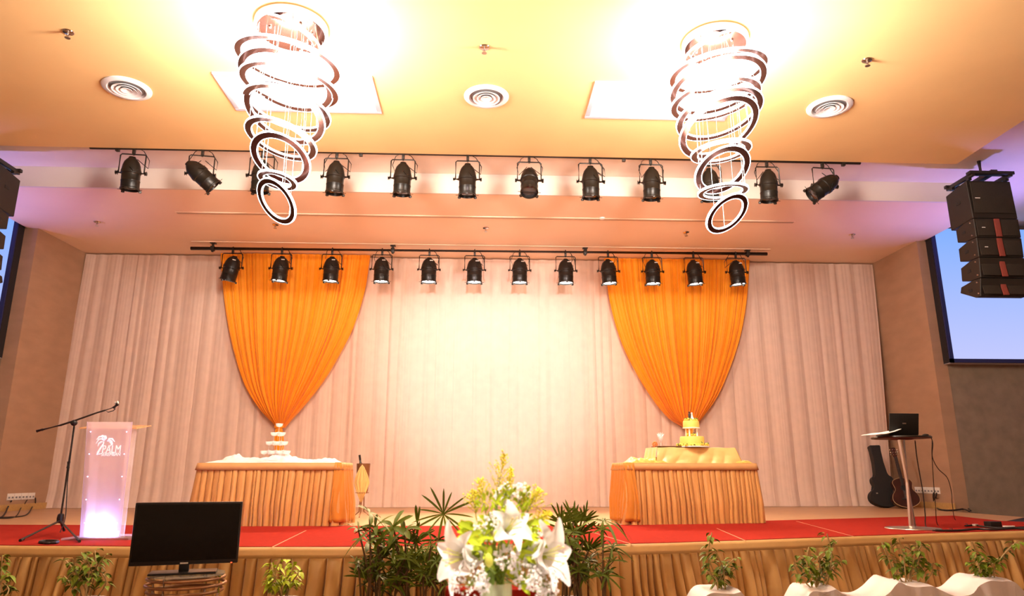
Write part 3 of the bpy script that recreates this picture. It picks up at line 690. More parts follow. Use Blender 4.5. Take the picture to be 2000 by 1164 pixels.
TL = skirted_table(onZ(353, 1028.5, ZCp), onZ(672, 1028, ZCp), 0.60, 0, 'under the white tulle', 51)
TR = skirted_table(onZ(1217, 1026, ZCp), onZ(1506, 1022, ZCp), 0.52, 0, 'under the wedding cake', 61)
def tl(T, x, y, z=0):
    c, rz, w, d, h = T[:5]; return Vector((c.x+x*math.cos(rz)-y*math.sin(rz), c.y+x*math.sin(rz)+y*math.cos(rz), h+z))
def heap(name, T, x0, x1, y0, y1, hgt, m, label, cat, seed, prof=None, sc_=1.0, n=(110, 34)):
    # crumpled cloth lying on a table
    t0 = tl(T, 0, 0)
    b = B()
    def f(u, v):
        x = x0+(x1-x0)*u; y = y0+(y1-y0)*v
        e = min(1, 6*min(u, 1-u))**0.6*min(1, 5*min(v, 1-v))**0.6
        nz = 0.55+0.45*noise.noise((x*5.0*sc_+seed, y*6*sc_, 0.3))+0.40*abs(noise.noise((x*13*sc_, y*11*sc_+seed, 1.7)))+0.22*abs(noise.noise((x*31*sc_, y*25*sc_, seed)))
        p = prof(u) if prof else 1
        wig = 0.03*noise.noise((x*7, seed, y*3))
        return Vector((x, y+wig*(1-abs(2*v-1))*0+(0.02*noise.noise((x*9, seed, 0)) if v < 0.1 or v > 0.9 else 0), max(0.004, e*nz*hgt*p)))
    grid(b, f, *n)
    o = obj(name, b, m); o.location = tl(T, 0, 0, 0.003); o.rotation_euler = (0, 0, T[1])
    md = o.modifiers.new('soften', 'SUBSURF'); md.levels = 1; md.render_levels = 1
    return tag(o, label, cat)
wL = TL[2]
heap('tulle', TL, -wL/2+0.06, wL/2-0.06, -0.29, 0.25, 0.105, M['tulle'], 'crumpled white tulle spread along the top of the left table', 'cloth', 5, lambda u: 0.65+0.5*math.exp(-((u-0.15)/0.09)**2)+0.5*math.exp(-((u-0.5)/0.12)**2)+0.55*math.exp(-((u-0.93)/0.05)**2))
def sash(T, s, label, seed):
    # sheer cloth wrapped around one front corner and the inner end of a skirt
    c, rz, w, dp, h, at, L = T; hh = h-ZCp; b = B(); pS = Pleats(3, 0.055, 0.5, seed+300, 0.8)
    def f(u, v):
        d0 = -0.03*(1+v)+u*(dp+0.03)                     # from a little way along the front, round the corner, to the back
        sc0 = (dp+w-0.05) if s > 0 else (dp+0.03)
        p, n = at(max(0, min(L, sc0+s*d0))); fd, _ = pS.at(u*0.9+0.05*v*math.sin(3*v+u*4)+0.5)
        return Vector((p.x, p.y, hh+0.010-v*(hh-0.035)))+n*(0.020+0.045*min(1, v*1.5)+0.01*v+0.034*fd*(0.4+v*0.6))
    grid(b, f, 90, 16); o = obj('orange_cloth', b, M['orange_sheer']); o.location = (c.x, c.y, ZCp); o.rotation_euler = (0, 0, rz); solid(o, 0.002)
    tag(o, label, 'cloth', 'orange cloths at the table corners')
sash(TL, 1, 'orange sheer cloth wrapped round the right end of the tulle table', 1)
sash(TR, -1, 'orange sheer cloth wrapped round the left end of the cake table', 2)

# champagne tower: coupes in tiers of 10, 6, 3 and 1
def coupe_proto():
    t = thing('champagne_coupe', '', 'glass')
    b = B(); lathe(b, [(0.0, 0.0), (0.034, 0.001), (0.033, 0.004), (0.006, 0.010)], 24); obj('foot', b, M['glass'], t)
    b = B(); cyl(b, (0, 0, 0.008), (0, 0, 0.070), 0.0045, n=10); obj('stem', b, M['glass'], t)
    b = B(); lathe(b, [(0.004, 0.068), (0.024, 0.072), (0.041, 0.085), (0.0455, 0.105), (0.046, 0.114), (0.0445, 0.114), (0.0435, 0.105), (0.039, 0.087), (0.022, 0.0755), (0.0, 0.0725)], 28, cap=False); obj('bowl', b, M['glass'], t)
    return t
cg = coupe_proto(); first = True
zb = TL[4]+0.03; pc = onY(541, 890, TL[0].y)
xt, yt = pc.x, TL[0].y
b = B(); lathe(b, [(0, -0.030), (0.26, -0.030), (0.27, -0.012), (0.27, 0.0), (0, 0.0)], 40, Matrix.Translation((xt, yt+0.0, zb+0.012))); tag(obj('tower_board', b, M['white_paint']), 'round white board under the champagne glass tower', 'board')
zb += 0.0125
for tier, n in enumerate((4, 3, 2, 1)):
    dd = 0.0935; names = ('in the lowest tier of the champagne tower', 'in the second tier of the champagne tower', 'in the third tier, just under the top glass', 'alone on top of the champagne tower')
    for i in range(n):
        for j in range(n-i):
            x = (j+i*0.5-(n-1)*0.5)*dd; y = (i-(n-1)/3)*dd*0.866
            o = cg if first else copy_tree(cg); first = False
            o.location = (xt+x, yt+y, zb+tier*0.1148); o['label'] = 'clear champagne coupe '+names[tier]; o['group'] = 'coupes of the champagne tower' if n == 1 else 'coupes '+names[tier]

# wine cooler on stand, bottle and cloth
pb = onZ(705, 1010, S); px = pb.x; py = pb.y
st = thing('wine_cooler_stand', 'slim bronze stand carrying the wine bucket beside the tulle table', 'stand', (px, py, S))
hz = onY(706, 962, py).z-S; zt_ = onY(707, 905, py).z-S
b = B()
for a in range(3):
    an = 2*PI*a/3+0.5; tube(b, [(0.14*math.cos(an), 0.14*math.sin(an), 0.008), (0.04*math.cos(an), 0.04*math.sin(an), 0.08), (0.028*math.cos(an), 0.028*math.sin(an), hz)], 0.009, 8)
obj('legs', b, M['bronze'], st)
b = B(); lathe(b, [(0.03, hz-0.02), (0.10, hz-0.005), (0.10, hz+0.004), (0.03, hz+0.004)], 24); obj('support_plate', b, M['bronze'], st)
b = B(); hb = zt_-hz-0.008; lathe(b, [(0.0, 0.0), (0.075, 0.0), (0.085, 0.02), (0.103, hb), (0.098, hb), (0.08, 0.03), (0.0, 0.012)], 32, Matrix.Translation((px, py, S+hz+0.006))); tag(obj('wine_bucket', b, M['bronze']), 'bronze wine bucket on a slim stand, draped with gold cloth', 'bucket')
b = B()
def nap(u, v):
    hw_ = pw(v, [0, 0.12, 0.45, 0.7, 1.0], [0.30, 0.55, 1.35, 0.95, 0.35]); a = -PI/2+(2*u-1)*hw_
    z = hb*0.96-v*hb*1.30-0.10*hb*abs(2*u-1)*(1-v)
    r = pw(v, [0, 0.1, 0.45, 0.75, 1.0], [0.112, 0.120, 0.118, 0.085, 0.040])+0.008*math.sin(u*30)*(0.4+v)
    return Vector((math.cos(a)*r, math.sin(a)*r-0.004, z))
grid(b, nap, 80, 24); o = obj('bucket_cloth', b, M['napkin_gold']); o.location = (px, py, S+hz+0.006); solid(o, 0.004); tag(o, 'gold cloth knotted and draped over the front of the wine bucket', 'cloth')
b = B(); mx = Matrix.Translation((px-0.005, py, S+zt_-0.235)) @ Euler((0, -0.30, 0)).to_matrix().to_4x4()
bt = thing('wine_bottle', 'dark wine bottle leaning in the bronze bucket', 'bottle', mx.translation); bt.rotation_euler = (0, -0.17, 0)
b = B(); lathe(b, [(0, 0), (0.036, 0), (0.038, 0.01), (0.038, 0.19), (0.032, 0.22), (0.016, 0.255), (0.0145, 0.30)], 24); obj('glass_body', b, M['bottle'], bt)
b = B(); lathe(b, [(0.0155, 0.288), (0.0165, 0.29), (0.0165, 0.365), (0.0, 0.367)], 16, cap=False); obj('foil', b, M['black'], bt)

# ------------------------------------------------------------------ cake table
rzR = TR[1]
def TRp(x, y, z=0): return tl(TR, x, y, z)
rl, rr = (onY(1277, 890, TR[0].y-0.12)-TR[0]), (onY(1437, 890, TR[0].y-0.12)-TR[0])
rx0, rx1 = rl.x, rr.x; rh = onY(1350, 874, TR[0].y-0.16).z-TR[4]
ris = thing('cake_riser', 'low riser on the right table covered in pale gold satin', 'riser', TRp(0, 0, 0.002), rzR)
b = B()
def rf(u, v):
    # draped box: top then front skirt
    x = rx0+(rx1-rx0)*u
    if v < 0.4: return Vector((x, 0.24-0.40*v/0.4, rh+0.003*math.sin(x*20)))
    w = (v-0.4)/0.6; fold = 0.018*abs(math.sin(u*17+2*w+0.6*math.sin(u*9)))*w+0.012*noise.noise((x*8, w*3, 2))*w
    fl = (u-0.5)*0.10*w
    return Vector((x+fl, -0.16-0.06*w-fold*1.2, rh*(1-w)+0.002))
grid(b, rf, 120, 24); obj('satin_cover', b, M['yellow_satin'], ris)
for s, xx in ((-1, rx0), (1, rx1)):
    b = B(); grid(b, lambda u, v: Vector((xx+s*(0.004+0.05*v+0.015*math.sin(u*20)*v), 0.24-0.40*u-0.06*v*u, rh*(1-v)+0.002)), 30, 8); obj('satin_side', b, M['yellow_satin'], ris)
wR = TR[2]
heap('gold_swag', TR, -wR/2+0.05, rx0+0.12, -0.25, 0.1, 0.085, M['gold_ruffle'], 'crumpled gold cloth on the cake table, left of the riser', 'cloth', 8, None, 1.3, (60, 30))
heap('gold_swag', TR, rx1-0.05, wR/2-0.03, -0.25, 0.1, 0.075, M['gold_ruffle'], 'crumpled gold cloth on the cake table, right of the riser', 'cloth', 9, lambda u: 1.2-0.6*u, 1.3, (50, 30))
# cake
yc = -0.02; cpx = onY(1352, 868, TRp(0, yc).y); k_ = mpp(cpx)
ck = thing('wedding_cake', 'two tier yellow wedding cake on pillars with couple topper', 'cake', (cpx.x, TRp(0, yc).y, TR[4]+rh+0.008), rzR)
b = B(); lathe(b, [(0, 0), (0.215, 0), (0.215, 0.012), (0, 0.012)], 40); obj('cake_board', b, M['cake_white'], ck)
b = B(); lathe(b, [(0, 0.012), (0.172, 0.012), (0.172, 0.035), (0.158, 0.04), (0.156, 0.125), (0.148, 0.138), (0, 0.14)], 44); obj('lower_tier', b, M['cake'], ck)
for a in range(4):
    an = PI/4+a*PI/2; b = B(); lathe(b, [(0.014, 0.138), (0.010, 0.15), (0.009, 0.235), (0.014, 0.246)], 14, Matrix.Translation((0.075*math.cos(an), 0.075*math.sin(an), 0))); obj('pillar', b, M['cake_white'], ck)
b = B(); lathe(b, [(0, 0.245), (0.112, 0.245), (0.112, 0.254), (0, 0.254)], 36); obj('separator_plate', b, M['cake_white'], ck)
b = B(); lathe(b, [(0, 0.254), (0.106, 0.254), (0.104, 0.33), (0.097, 0.342), (0, 0.344)], 40); obj('upper_tier', b, M['cake'], ck)
rnd = random.Random(4)
def flowers(zc, r0, n, size, nm):
    b = B(); g = B()
    for i in range(n):
        an = 2*PI*i/n+rnd.uniform(-.1, .1); r = r0*rnd.uniform(0.9, 1.1); c = Vector((r*math.cos(an), r*math.sin(an), zc+rnd.uniform(0, 0.014)))
        for q in range(5):
            a2 = 2*PI*q/5; ico(b, c+Vector((size*.6*math.cos(a2), size*.5*math.sin(a2), size*.3*math.sin(a2*2))), size*.55, 1)
        box(g, c+Vector((size*0.9*rnd.uniform(-1, 1), -size*.6, size*rnd.uniform(-.3, .9))), (size*1.2, size*.3, size*.7), Euler((rnd.random(), rnd.random()*3, rnd.random()*3)))
    obj('sugar_flowers', b, M['cake_flower'], ck); obj('sugar_leaves', g, M['cake_green'], ck)
flowers(0.022, 0.195, 22, 0.022, 0); flowers(0.155, 0.05, 9, 0.018, 1); flowers(0.352, 0.07, 13, 0.017, 2)
tp = B(); lathe(tp, [(0.0, 0.34), (0.035, 0.34), (0.030, 0.36), (0.012, 0.40), (0.010, 0.425), (0.012, 0.43), (0.0, 0.432)], 16, Matrix.Translation((0.02, 0, 0))); ball(tp, (0.02, 0, 0.442), 0.012, 10, 8); topper = obj('topper', tp, M['cake_white'], ck)
tp = B(); lathe(tp, [(0.0, 0.34), (0.014, 0.34), (0.014, 0.39), (0.018, 0.43), (0.010, 0.442), (0.0, 0.443)], 14, Matrix.Translation((-0.014, 0, 0))); ball(tp, (-0.014, 0, 0.455), 0.012, 10, 8); obj('groom_figurine', tp, M['suit'], topper)
# tray, goblet with napkin, flower on the riser
tz = TR[4]+rh+0.008
p = onY(1302, 871, TRp(0, -0.06).y)
tr = thing('serving_tray', 'flat dark tray beside the cake on the gold riser', 'tray', (p.x, p.y, tz), rzR)
b = B(); box(b, (0, 0, 0.006), (0.34, 0.22, 0.012), None, 0.004); obj('tray_base', b, M['tray'], tr)
p = onY(1291, 868, TRp(0, -0.04).y)
gb = thing('goblet', 'stemmed glass holding a folded white napkin, left of the cake', 'glass', (p.x, p.y, tz+0.0125))
b = B(); lathe(b, [(0, 0), (0.034, 0.001), (0.005, 0.010), (0.005, 0.05), (0.02, 0.06), (0.032, 0.09), (0.034, 0.125), (0.032, 0.125), (0.03, 0.09), (0.0, 0.062)], 24, cap=False); obj('glass', b, M['glass'], gb)
b = B()
for i in range(5):
    a = (i-2)*0.42; tube(b, [(0, 0, 0.07), (0.025*math.sin(a), 0.006*(i % 2), 0.12), (0.062*math.sin(a), 0.01*(i % 2), 0.125+0.055*math.cos(a))], [0.008, 0.016, 0.003], 6)
o = tag(obj('folded_napkin', b, M['tulle']), 'white napkin folded into points inside the stemmed glass', 'napkin'); o.location = (p.x, p.y, tz+0.0125)
p = onY(1279, 866, TRp(0, -0.08).y)
fl = thing('gerbera', 'small orange flower at the left end of the gold riser', 'flower', (p.x, p.y, tz+0.002)); b = B()
for i in range(14):
    a = 2*PI*i/14; ball(b, (0.026*math.cos(a), -0.004+0.004*(i % 2), 0.034+0.026*math.sin(a)), 0.012, 8, 6, (1, 0.5, 1))
ball(b, (0, -0.008, 0.034), 0.014, 8, 6, (1, .6, 1)); obj('petals', b, M['orange_flower'], fl)
b = B(); tube(b, [(0, 0.002, 0.03), (0.03, 0.01, 0.012), (0.09, 0.01, 0.004)], 0.003, 5); obj('stalk', b, M['green_stem'], fl)

# ------------------------------------------------------------------ lectern
pL = onZ(157, 1053, ZCp); pR = onZ(232, 1053, ZCp); yL = (pL.y+pR.y)/2; xc = (pL.x+pR.x)/2
tA, tB = onY(171, 824, yL), onY(258, 824, yL); lh = tA.z-ZCp
lw0, lw1 = (pR.x-pL.x)/2, (tB.x-tA.x)/2; tx = (tA.x+tB.x)/2-xc
lec = thing('lectern', 'clear acrylic lectern with blue lit base and etched palm emblem', 'lectern', (xc, yL, ZCp))
def quad_panel(bm, pts, th):
    a = [Vector(p) for p in pts]; n = (a[1]-a[0]).cross(a[2]-a[0]).normalized()*th/2
    v = [bm.verts.new(p+n) for p in a]+[bm.verts.new(p-n) for p in a]
    bm.faces.new(v[:4]); bm.faces.new(v[4:][::-1])
    for i in range(4): bm.faces.new((v[i], v[(i+1) % 4], v[4+(i+1) % 4], v[4+i]))
b = B(); quad_panel(b, [(-lw0, 0, 0.02), (lw0, 0, 0.02), (tx+lw1, 0, lh), (tx-lw1, 0, lh)], 0.010); obj('front_panel', b, M['acrylic'], lec, False)
for s in (-1, 1):
    b = B(); quad_panel(b, [(s*(lw0-0.035), 0.01, 0.02), (s*(lw0-0.035), 0.16, 0.02), (tx+s*(lw1-0.04), 0.20, lh-0.08), (tx+s*(lw1-0.04), 0.01, lh-0.02)], 0.010); obj('side_panel', b, M['acrylic_clear'], lec, False)
    b = B()
    for i in range(5):
        f = 0.12+0.2*i; xx = s*(lw0-0.035)+(tx+s*(lw1-0.04)-s*(lw0-0.035))*f; ico(b, (xx, -0.006, 0.02+(lh-0.03)*f), 0.005, 1)
    obj('led_dots', b, M['led_dot'], lec)
    b = B(); tube(b, [(s*lw0, -0.001, 0.02), (tx+s*lw1, -0.001, lh)], 0.006, 6); obj('lit_edge', b, M['acrylic'], lec)
b = B(); quad_panel(b, [(tx-lw1-0.09, 0.03, lh-0.06), (tx+lw1+0.04, 0.03, lh-0.06), (tx+lw1+0.05, 0.32, lh-0.015), (tx-lw1-0.09, 0.32, lh-0.015)], 0.010); obj('reading_shelf', b, M['acrylic_amber'], lec, False)
b = B(); box(b, (0.02, 0.12, 0.010), (0.62, 0.50, 0.020), None, 0.003); obj('base_plate', b, M['acrylic_clear'], lec, False)
b = B(); box(b, (0, 0.06, 0.045), (lw0*1.5, 0.05, 0.05), None, 0.005); obj('led_bar', b, M['blue_led'], lec)
# etched emblem: palm tree and name
def text_mesh(body, size, ext=0.002):
    cu = bpy.data.curves.new('t', 'FONT'); cu.body = body; cu.size = size; cu.extrude = ext; cu.align_x = 'LEFT'
    o = bpy.data.objects.new('t', cu); C.objects.link(o); dg = bpy.context.evaluated_depsgraph_get(); dg.update()
    me = bpy.data.meshes.new_from_object(o.evaluated_get(dg)); bpy.data.objects.remove(o); return me
def lp(px, py): q = onY(px, py, yL); return Vector((q.x-xc, -0.009, q.z-ZCp))
lm = mpp(onY(215, 890, yL))
logo = B()
tube(logo, [lp(190, 888), lp(192, 884), lp(196, 877), lp(202, 868), lp(204, 863)], [0.006, 0.009, 0.008, 0.006, 0.004], 6)
tube(logo, [lp(190, 888), lp(196, 886.5), lp(199, 886)], [0.006, 0.005, 0.002], 6)
def fr(pts, w=0.008): tube(logo, [lp(*p) for p in pts], [0.003]+[w]*(len(pts)-2)+[0.002], 6)
for pts in (((204, 862), (200, 857), (194, 858), (188, 867)), ((204, 862), (201, 853), (195, 853), (189, 859)), ((204, 861), (206, 854), (201, 851), (196, 853)), ((204, 862), (208, 856), (207, 852), (203, 851)), ((204, 863), (199, 863), (194, 866), (192, 872)),
            ((210, 862), (214, 857), (220, 857), (225, 863)), ((210, 862), (215, 860), (219, 862), (221, 868)), ((211, 862), (217, 864), (219, 868), (214, 873))): fr(pts)
obj('palm_emblem', logo, M['etched'], lec)
for body, px, py, hgt, nm in (('PALM', 199, 884.5, 15.5, 'emblem_lettering'), ('SEREMBAN', 198, 890.5, 6.6, 'emblem_small_lettering')):
    me = text_mesh(body, hgt*lm*1.38); o = bpy.data.objects.new(nm, me); C.objects.link(o); me.materials.append(M['etched']); o.parent = lec
    q = lp(px, py); wid = max(v.co.x for v in me.vertices); tw = (35.5 if body == 'PALM' else 36.5)*lm
    o.location = q; o.rotation_euler = (PI/2, 0, 0); o.scale = (tw/wid, 1, 1)

# ------------------------------------------------------------------ microphone stand
ph = onZ(114, 1041, ZCp); yM = ph.y
ms = thing('microphone_stand', 'black boom microphone stand on tripod legs left of the lectern', 'microphone stand', (ph.x, yM, ZCp))
def mp_(x, y, dy=0): q = onY(x, y, yM+dy); return (q.x-ph.x, dy, q.z-ZCp)
b = B(); hub = mp_(114, 1037)
lathe(b, [(0.02, 0.10), (0.032, 0.11), (0.036, 0.15), (0.030, 0.19), (0.016, 0.2)], 14); obj('hub', b, M['black'], ms)
for (x, y, yy) in ((40, 1055.5, -0.30), (155, 1057, -0.32), (125, 1036, 0.40)):
    g = onZ(x, y, ZCp+0.012); b = B(); tube(b, [(0, 0, 0.125), (g.x-ph.x, g.y-yM, 0.016)], [0.012, 0.011], 8); l = obj('leg', b, M['black'], ms)
    b = B(); d = Vector((g.x-ph.x, g.y-yM, 0)); tube(b, [d*0.93+Vector((0, 0, 0.02)), d*1.01+Vector((0, 0, 0.013))], 0.0135, 8); obj('rubber_foot', b, M['black_matte'], l)
topm = mp_(144, 826)
b = B(); tube(b, [(0, 0, 0.12), (0, 0, topm[2]*0.62)], 0.012, 10); cyl(b, (0, 0, topm[2]*0.58), (0, 0, topm[2]*0.64), 0.019, n=12); tube(b, [(0, 0, topm[2]*0.6), (0, 0, topm[2])], 0.009, 8); obj('pole', b, M['black'], ms)
b = B(); ball(b, (0, -0.01, topm[2]), 0.034, 12, 8); cyl(b, (0, -0.02, topm[2]), (0, -0.065, topm[2]), 0.016, n=8); obj('boom_clutch', b, M['black'], ms)
sx = -(mp_(144, 826)[0])
def bm_(x, y): q = mp_(x, y); k = mp_(145, 822); return (q[0]-k[0], -0.02, q[2]-k[2]+topm[2]+0.02)
b = B(); tube(b, [bm_(76, 841), bm_(120, 830), bm_(145, 822), bm_(190, 806), bm_(205, 801.5)], [0.014, 0.011, 0.010, 0.009, 0.009], 8); tube(b, [bm_(73, 842), bm_(84, 839)], 0.017, 8); obj('boom', b, M['black'], ms)
b = B(); tube(b, [bm_(205, 801.5), bm_(224, 795)], 0.006, 6); tube(b, [bm_(222, 796.5), bm_(231, 789)], [0.017, 0.020], 10); obj('microphone_clip', b, M['black_matte'], ms)
b = B(); tube(b, [bm_(226, 787), bm_(231, 785.5)], [0.016, 0.017], 10); obj('clip_tip', b, M['plastic_white'], ms)
b = B(); tube(b, [bm_(205, 801), bm_(212, 805), bm_(222, 802), bm_(226, 798)], 0.005, 5); obj('cable_tie', b, M['cable'], ms)
def floor_cable(name, px, z, label, r=0.009, m='cable', cat='cable'):
    b = B(); pts = [onZ(x, y, z+r) for x, y in px]
    res = []
    for i in range(len(pts)-1):
        p0, p1, p2, p3 = pts[max(0, i-1)], pts[i], pts[i+1], pts[min(len(pts)-1, i+2)]
        for k in range(6):
            t = k/6; res.append(0.5*((2*p1)+(p2-p0)*t+(2*p0-5*p1+4*p2-p3)*t*t+(3*p1-p0-3*p2+p3)*t**3))
    res.append(pts[-1]); tube(b, res, r, 6); return tag(obj(name, b, M[m]), label, cat)
floor_cable('cable_coil', [(88, 1056), (112, 1056.5), (108, 1060), (80, 1059.5), (82, 1056.5), (106, 1056), (112, 1058.5), (92, 1060.5), (78, 1058)], ZCp, 'coil of black cable on the carpet under the microphone stand', 0.012)
def spline(pts, n=8):
    pts = [Vector(p) for p in pts]; res = []
    for i in range(len(pts)-1):
        p0, p1, p2, p3 = pts[max(0, i-1)], pts[i], pts[i+1], pts[min(len(pts)-1, i+2)]
        for k in range(n):
            t = k/n; res.append(0.5*((2*p1)+(p2-p0)*t+(2*p0-5*p1+4*p2-p3)*t*t+(3*p1-p0-3*p2+p3)*t**3))
    return res+[pts[-1]]
b = B(); tube(b, spline([(0.012, -0.012, 1.15), (0.02, -0.012, 0.6), (0.05, -0.03, 0.35), (0.075, -0.05, 0.15), (0.06, -0.08, 0.012)]), 0.005, 5); obj('cable', b, M['cable'], ms)

# ------------------------------------------------------------------ outlets
def wall_pt(x, y, side):
    p0, p1 = (pl0, pl1) if side < 0 else (pr0, pr1)
    a = Vector((p0.x, YC, 0)); d = Vector((p1.x-p0.x, YP-YC, 0)); n = Vector((d.y, -d.x, 0)).normalized(); n = n if n.y < 0 else -n
    r = ray(x, y); t = (a-CAM).dot(n)/r.dot(n); return CAM+r*t, n, d.normalized()
def outlets(px0, px1, py, side, label):
    p, n, d = wall_pt((px0+px1)/2, py, side); q0, _, _ = wall_pt(px0, py, side); q1, _, _ = wall_pt(px1, py, side); L = (q1-q0).length
    rz = math.atan2(n.x, -n.y)
    t = thing('socket_row', label, 'power sockets', p, rz, 'wall socket rows'); N = 4
    for i in range(N):
        b = B(); w = L/N*0.94; box(b, (-L/2+L*(i+0.5)/N, -0.006, 0), (w, 0.012, 0.115), None, 0.003); o = obj('socket_plate', b, M['plastic_white'], t)
        b = B()
        for dx in (-0.25, 0.25): box(b, (-L/2+L*(i+0.5)/N+dx*w, -0.0135, -0.012), (0.045, 0.004, 0.03)); 
        obj('socket_holes', b, M['vent_dark'], o)
    return p, n, d
outlets(14, 68, 969.5, -1, 'row of white power sockets low on the left brown wall panel')
outlets(1787, 1836, 957.5, 1, 'row of white power sockets low on the right brown wall panel')
def wall_cable(pts, side, floor_px, label, r=0.008):
    res = []
    for x, y in pts:
        p, n, d = wall_pt(x, y, side); res.append(p+n*0.03)
    for x, y in floor_px: res.append(onZ(x, y, S+r+0.001))
    b = B(); tube(b, spline(res), r, 6); return tag(obj('power_cable', b, M['cable']), label, 'cable')
wall_cable([(19, 978), (13, 989)], -1, [(4, 1009), (-30, 1016)], 'black power cable hanging from the leftmost socket on the left wall', 0.012)
wall_cable([(50, 976), (45, 984), (38, 992)], -1, [(28, 1010), (-10, 1012)], 'thin cable from the middle of the left socket row')
wall_cable([(66, 972), (66, 982), (60, 990)], -1, [(50, 1006), (10, 1010.5), (-25, 1011)], 'black cable bowing out from the right end of the left socket row', 0.010)
wall_cable([(1827, 962), (1826, 972)], 1, [(1829, 991), (1845, 996.5), (1872, 995.5), (1888, 992), (1896, 997.5)], 'thick black cable from the right sockets snaking over the wooden floor', 0.014)
wall_cable([(1832, 963), (1831, 972)], 1, [(1826, 986), (1834, 994.5), (1858, 997), (1882, 994.5), (1893, 999)], 'second black cable from the right sockets along the wooden floor', 0.012)

# ------------------------------------------------------------------ bistro table with laptop
pb = onZ(1783, 1032.5, ZCp); yB = pb.y
bt_h = onY(1762, 853, yB).z-ZCp
bi = thing('bistro_table', 'tall round black topped table with steel pole and disc base', 'table', (pb.x, yB, ZCp))
b = B(); lathe(b, [(0, 0), (0.285, 0), (0.29, 0.004), (0.285, 0.010), (0.06, 0.022), (0.04, 0.03), (0, 0.03)], 44); obj('base', b, M['steel'], bi)
b = B(); cyl(b, (0, 0, 0.02), (0, 0, bt_h-0.03), 0.038, n=24); obj('pole', b, M['steel'], bi)
b = B(); lathe(b, [(0, bt_h-0.035), (0.12, bt_h-0.035), (0.14, bt_h-0.022), (0.315, bt_h-0.022), (0.32, bt_h-0.012), (0.315, bt_h), (0, bt_h)], 48); obj('tabletop', b, M['black'], bi)
zt2 = ZCp+bt_h+0.001
pc = onY(1752, 840, yB-0.02)
lt = thing('laptop', 'open black laptop on the bistro table, lid towards the hall', 'laptop', (pc.x, yB, zt2), 0.06)
lw = 0.36
b = B(); box(b, (0, 0.0, 0.012), (lw, 0.25, 0.022), None, 0.005); ba = obj('base', b, M['black_matte'], lt)
b = B(); box(b, (0, 0.0, 0.0245), (lw*0.88, 0.12, 0.003)); obj('keyboard', b, M['cable'], ba)
b = B(); box(b, (0, -0.155, 0.135), (lw, 0.014, 0.245), Euler((0.22, 0, 0)), 0.005); li = obj('lid', b, M['black_matte'], lt)
b = B(); box(b, (0, -0.1645, 0.142), (0.045, 0.002, 0.014), Euler((0.22, 0, 0))); obj('lid_badge', b, M['steel'], li)
b = B(); box(b, (0, -0.1455, 0.140), (lw*0.9, 0.002, 0.2), Euler((0.22, 0, 0))); obj('screen', b, M['tv_black'], li)
pp = onY(1728, 848, yB-0.12)
b = B()
def pf(u, v): return Vector((-0.19+0.34*u, -0.14+0.26*v, 0.006+0.10*max(0, u-0.30)*(1-v*0.3)+0.006*math.sin(u*6)+0.014*math.sin(PI*u)*v))
grid(b, pf, 24, 12); o = obj('open_magazine', b, M['paper']); o.location = (pp.x-0.02, yB-0.10, zt2+0.001); o.rotation_euler = (0, 0, 0.25); solid(o, 0.006, 1); tag(o, 'open white printed pages on the left edge of the bistro table', 'magazine')
pm = onY(1797, 846, yB+0.05); b = B(); ball(b, (0, 0, 0.014), 0.03, 14, 8, (1, 1.5, 0.5)); o = obj('computer_mouse', b, M['black_matte']); o.location = (pm.x, yB-0.05, zt2+0.002); tag(o, 'small black mouse right of the laptop on the bistro table', 'mouse')
def hang_cable(px, label, dy0=0.0, ground=None, r=0.006):
    pts = []
    for i, (x, y) in enumerate(px): pts.append(onY(x, y, yB+dy0+0.02*i))
    if ground: pts += [onZ(x, y, ZCp+r) for x, y in ground]
    b = B(); tube(b, spline(pts), r, 6); tag(obj('laptop_cable', b, M['cable']), label, 'cable')
hang_cable([(1787, 860), (1791, 895), (1797, 930), (1803, 965), (1807, 1005)], 'black cable hanging from the bistro table straight to the carpet', 0.10, [(1810, 1030), (1840, 1036), (1880, 1036)])
hang_cable([(1812, 851), (1820, 858), (1820, 880), (1821, 905), (1824, 950), (1827, 985)], 'thin cable dropping from the right edge of the bistro table', 0.0, [(1832, 1026), (1860, 1033)], 0.0045)
hang_cable([(1816, 850), (1822, 866), (1821, 892), (1832, 915), (1850, 933), (1858, 960), (1860, 985)], 'thin cable curving from the bistro table towards the right wall', 0.02, [(1866, 1015), (1890, 1024)], 0.0045)
floor_cable('floor_cable', [(1822, 1036), (1870, 1036), (1905, 1033), (1940, 1034), (1975, 1032), (2015, 1033)], ZCp, 'black cables lying across the right end of the red carpet', 0.012)
floor_cable('floor_cable', [(1885, 1027), (1905, 1025.5), (1925, 1029), (1958, 1031), (2010, 1029)], ZCp, 'upper black cable on the carpet, leading to the dark plug block', 0.010)
q = onZ(1940, 1029, ZCp); b = B(); box(b, (q.x, q.y, ZCp+0.032), (0.16, 0.10, 0.06), Euler((0, 0, 0.2)), 0.008); tag(obj('plug_block', b, M['black_matte']), 'dark plug block on the right end of the red carpet', 'plug')
q = onZ(1905, 1027.5, ZCp); b = B(); box(b, (q.x, q.y, ZCp+0.012), (0.06, 0.04, 0.022), Euler((0, 0, 0.4)), 0.004); tag(obj('connector', b, M['plastic_white']), 'small white connector beside the plug block on the carpet', 'plug')
q = onZ(1948, 1031, ZCp); b = B(); box(b, (q.x+0.11, q.y-0.04, ZCp+0.014), (0.12, 0.035, 0.025), Euler((0, 0, -0.1)), 0.004); tag(obj('connector', b, M['plastic_white']), 'longer white connector at the right of the plug block', 'plug')

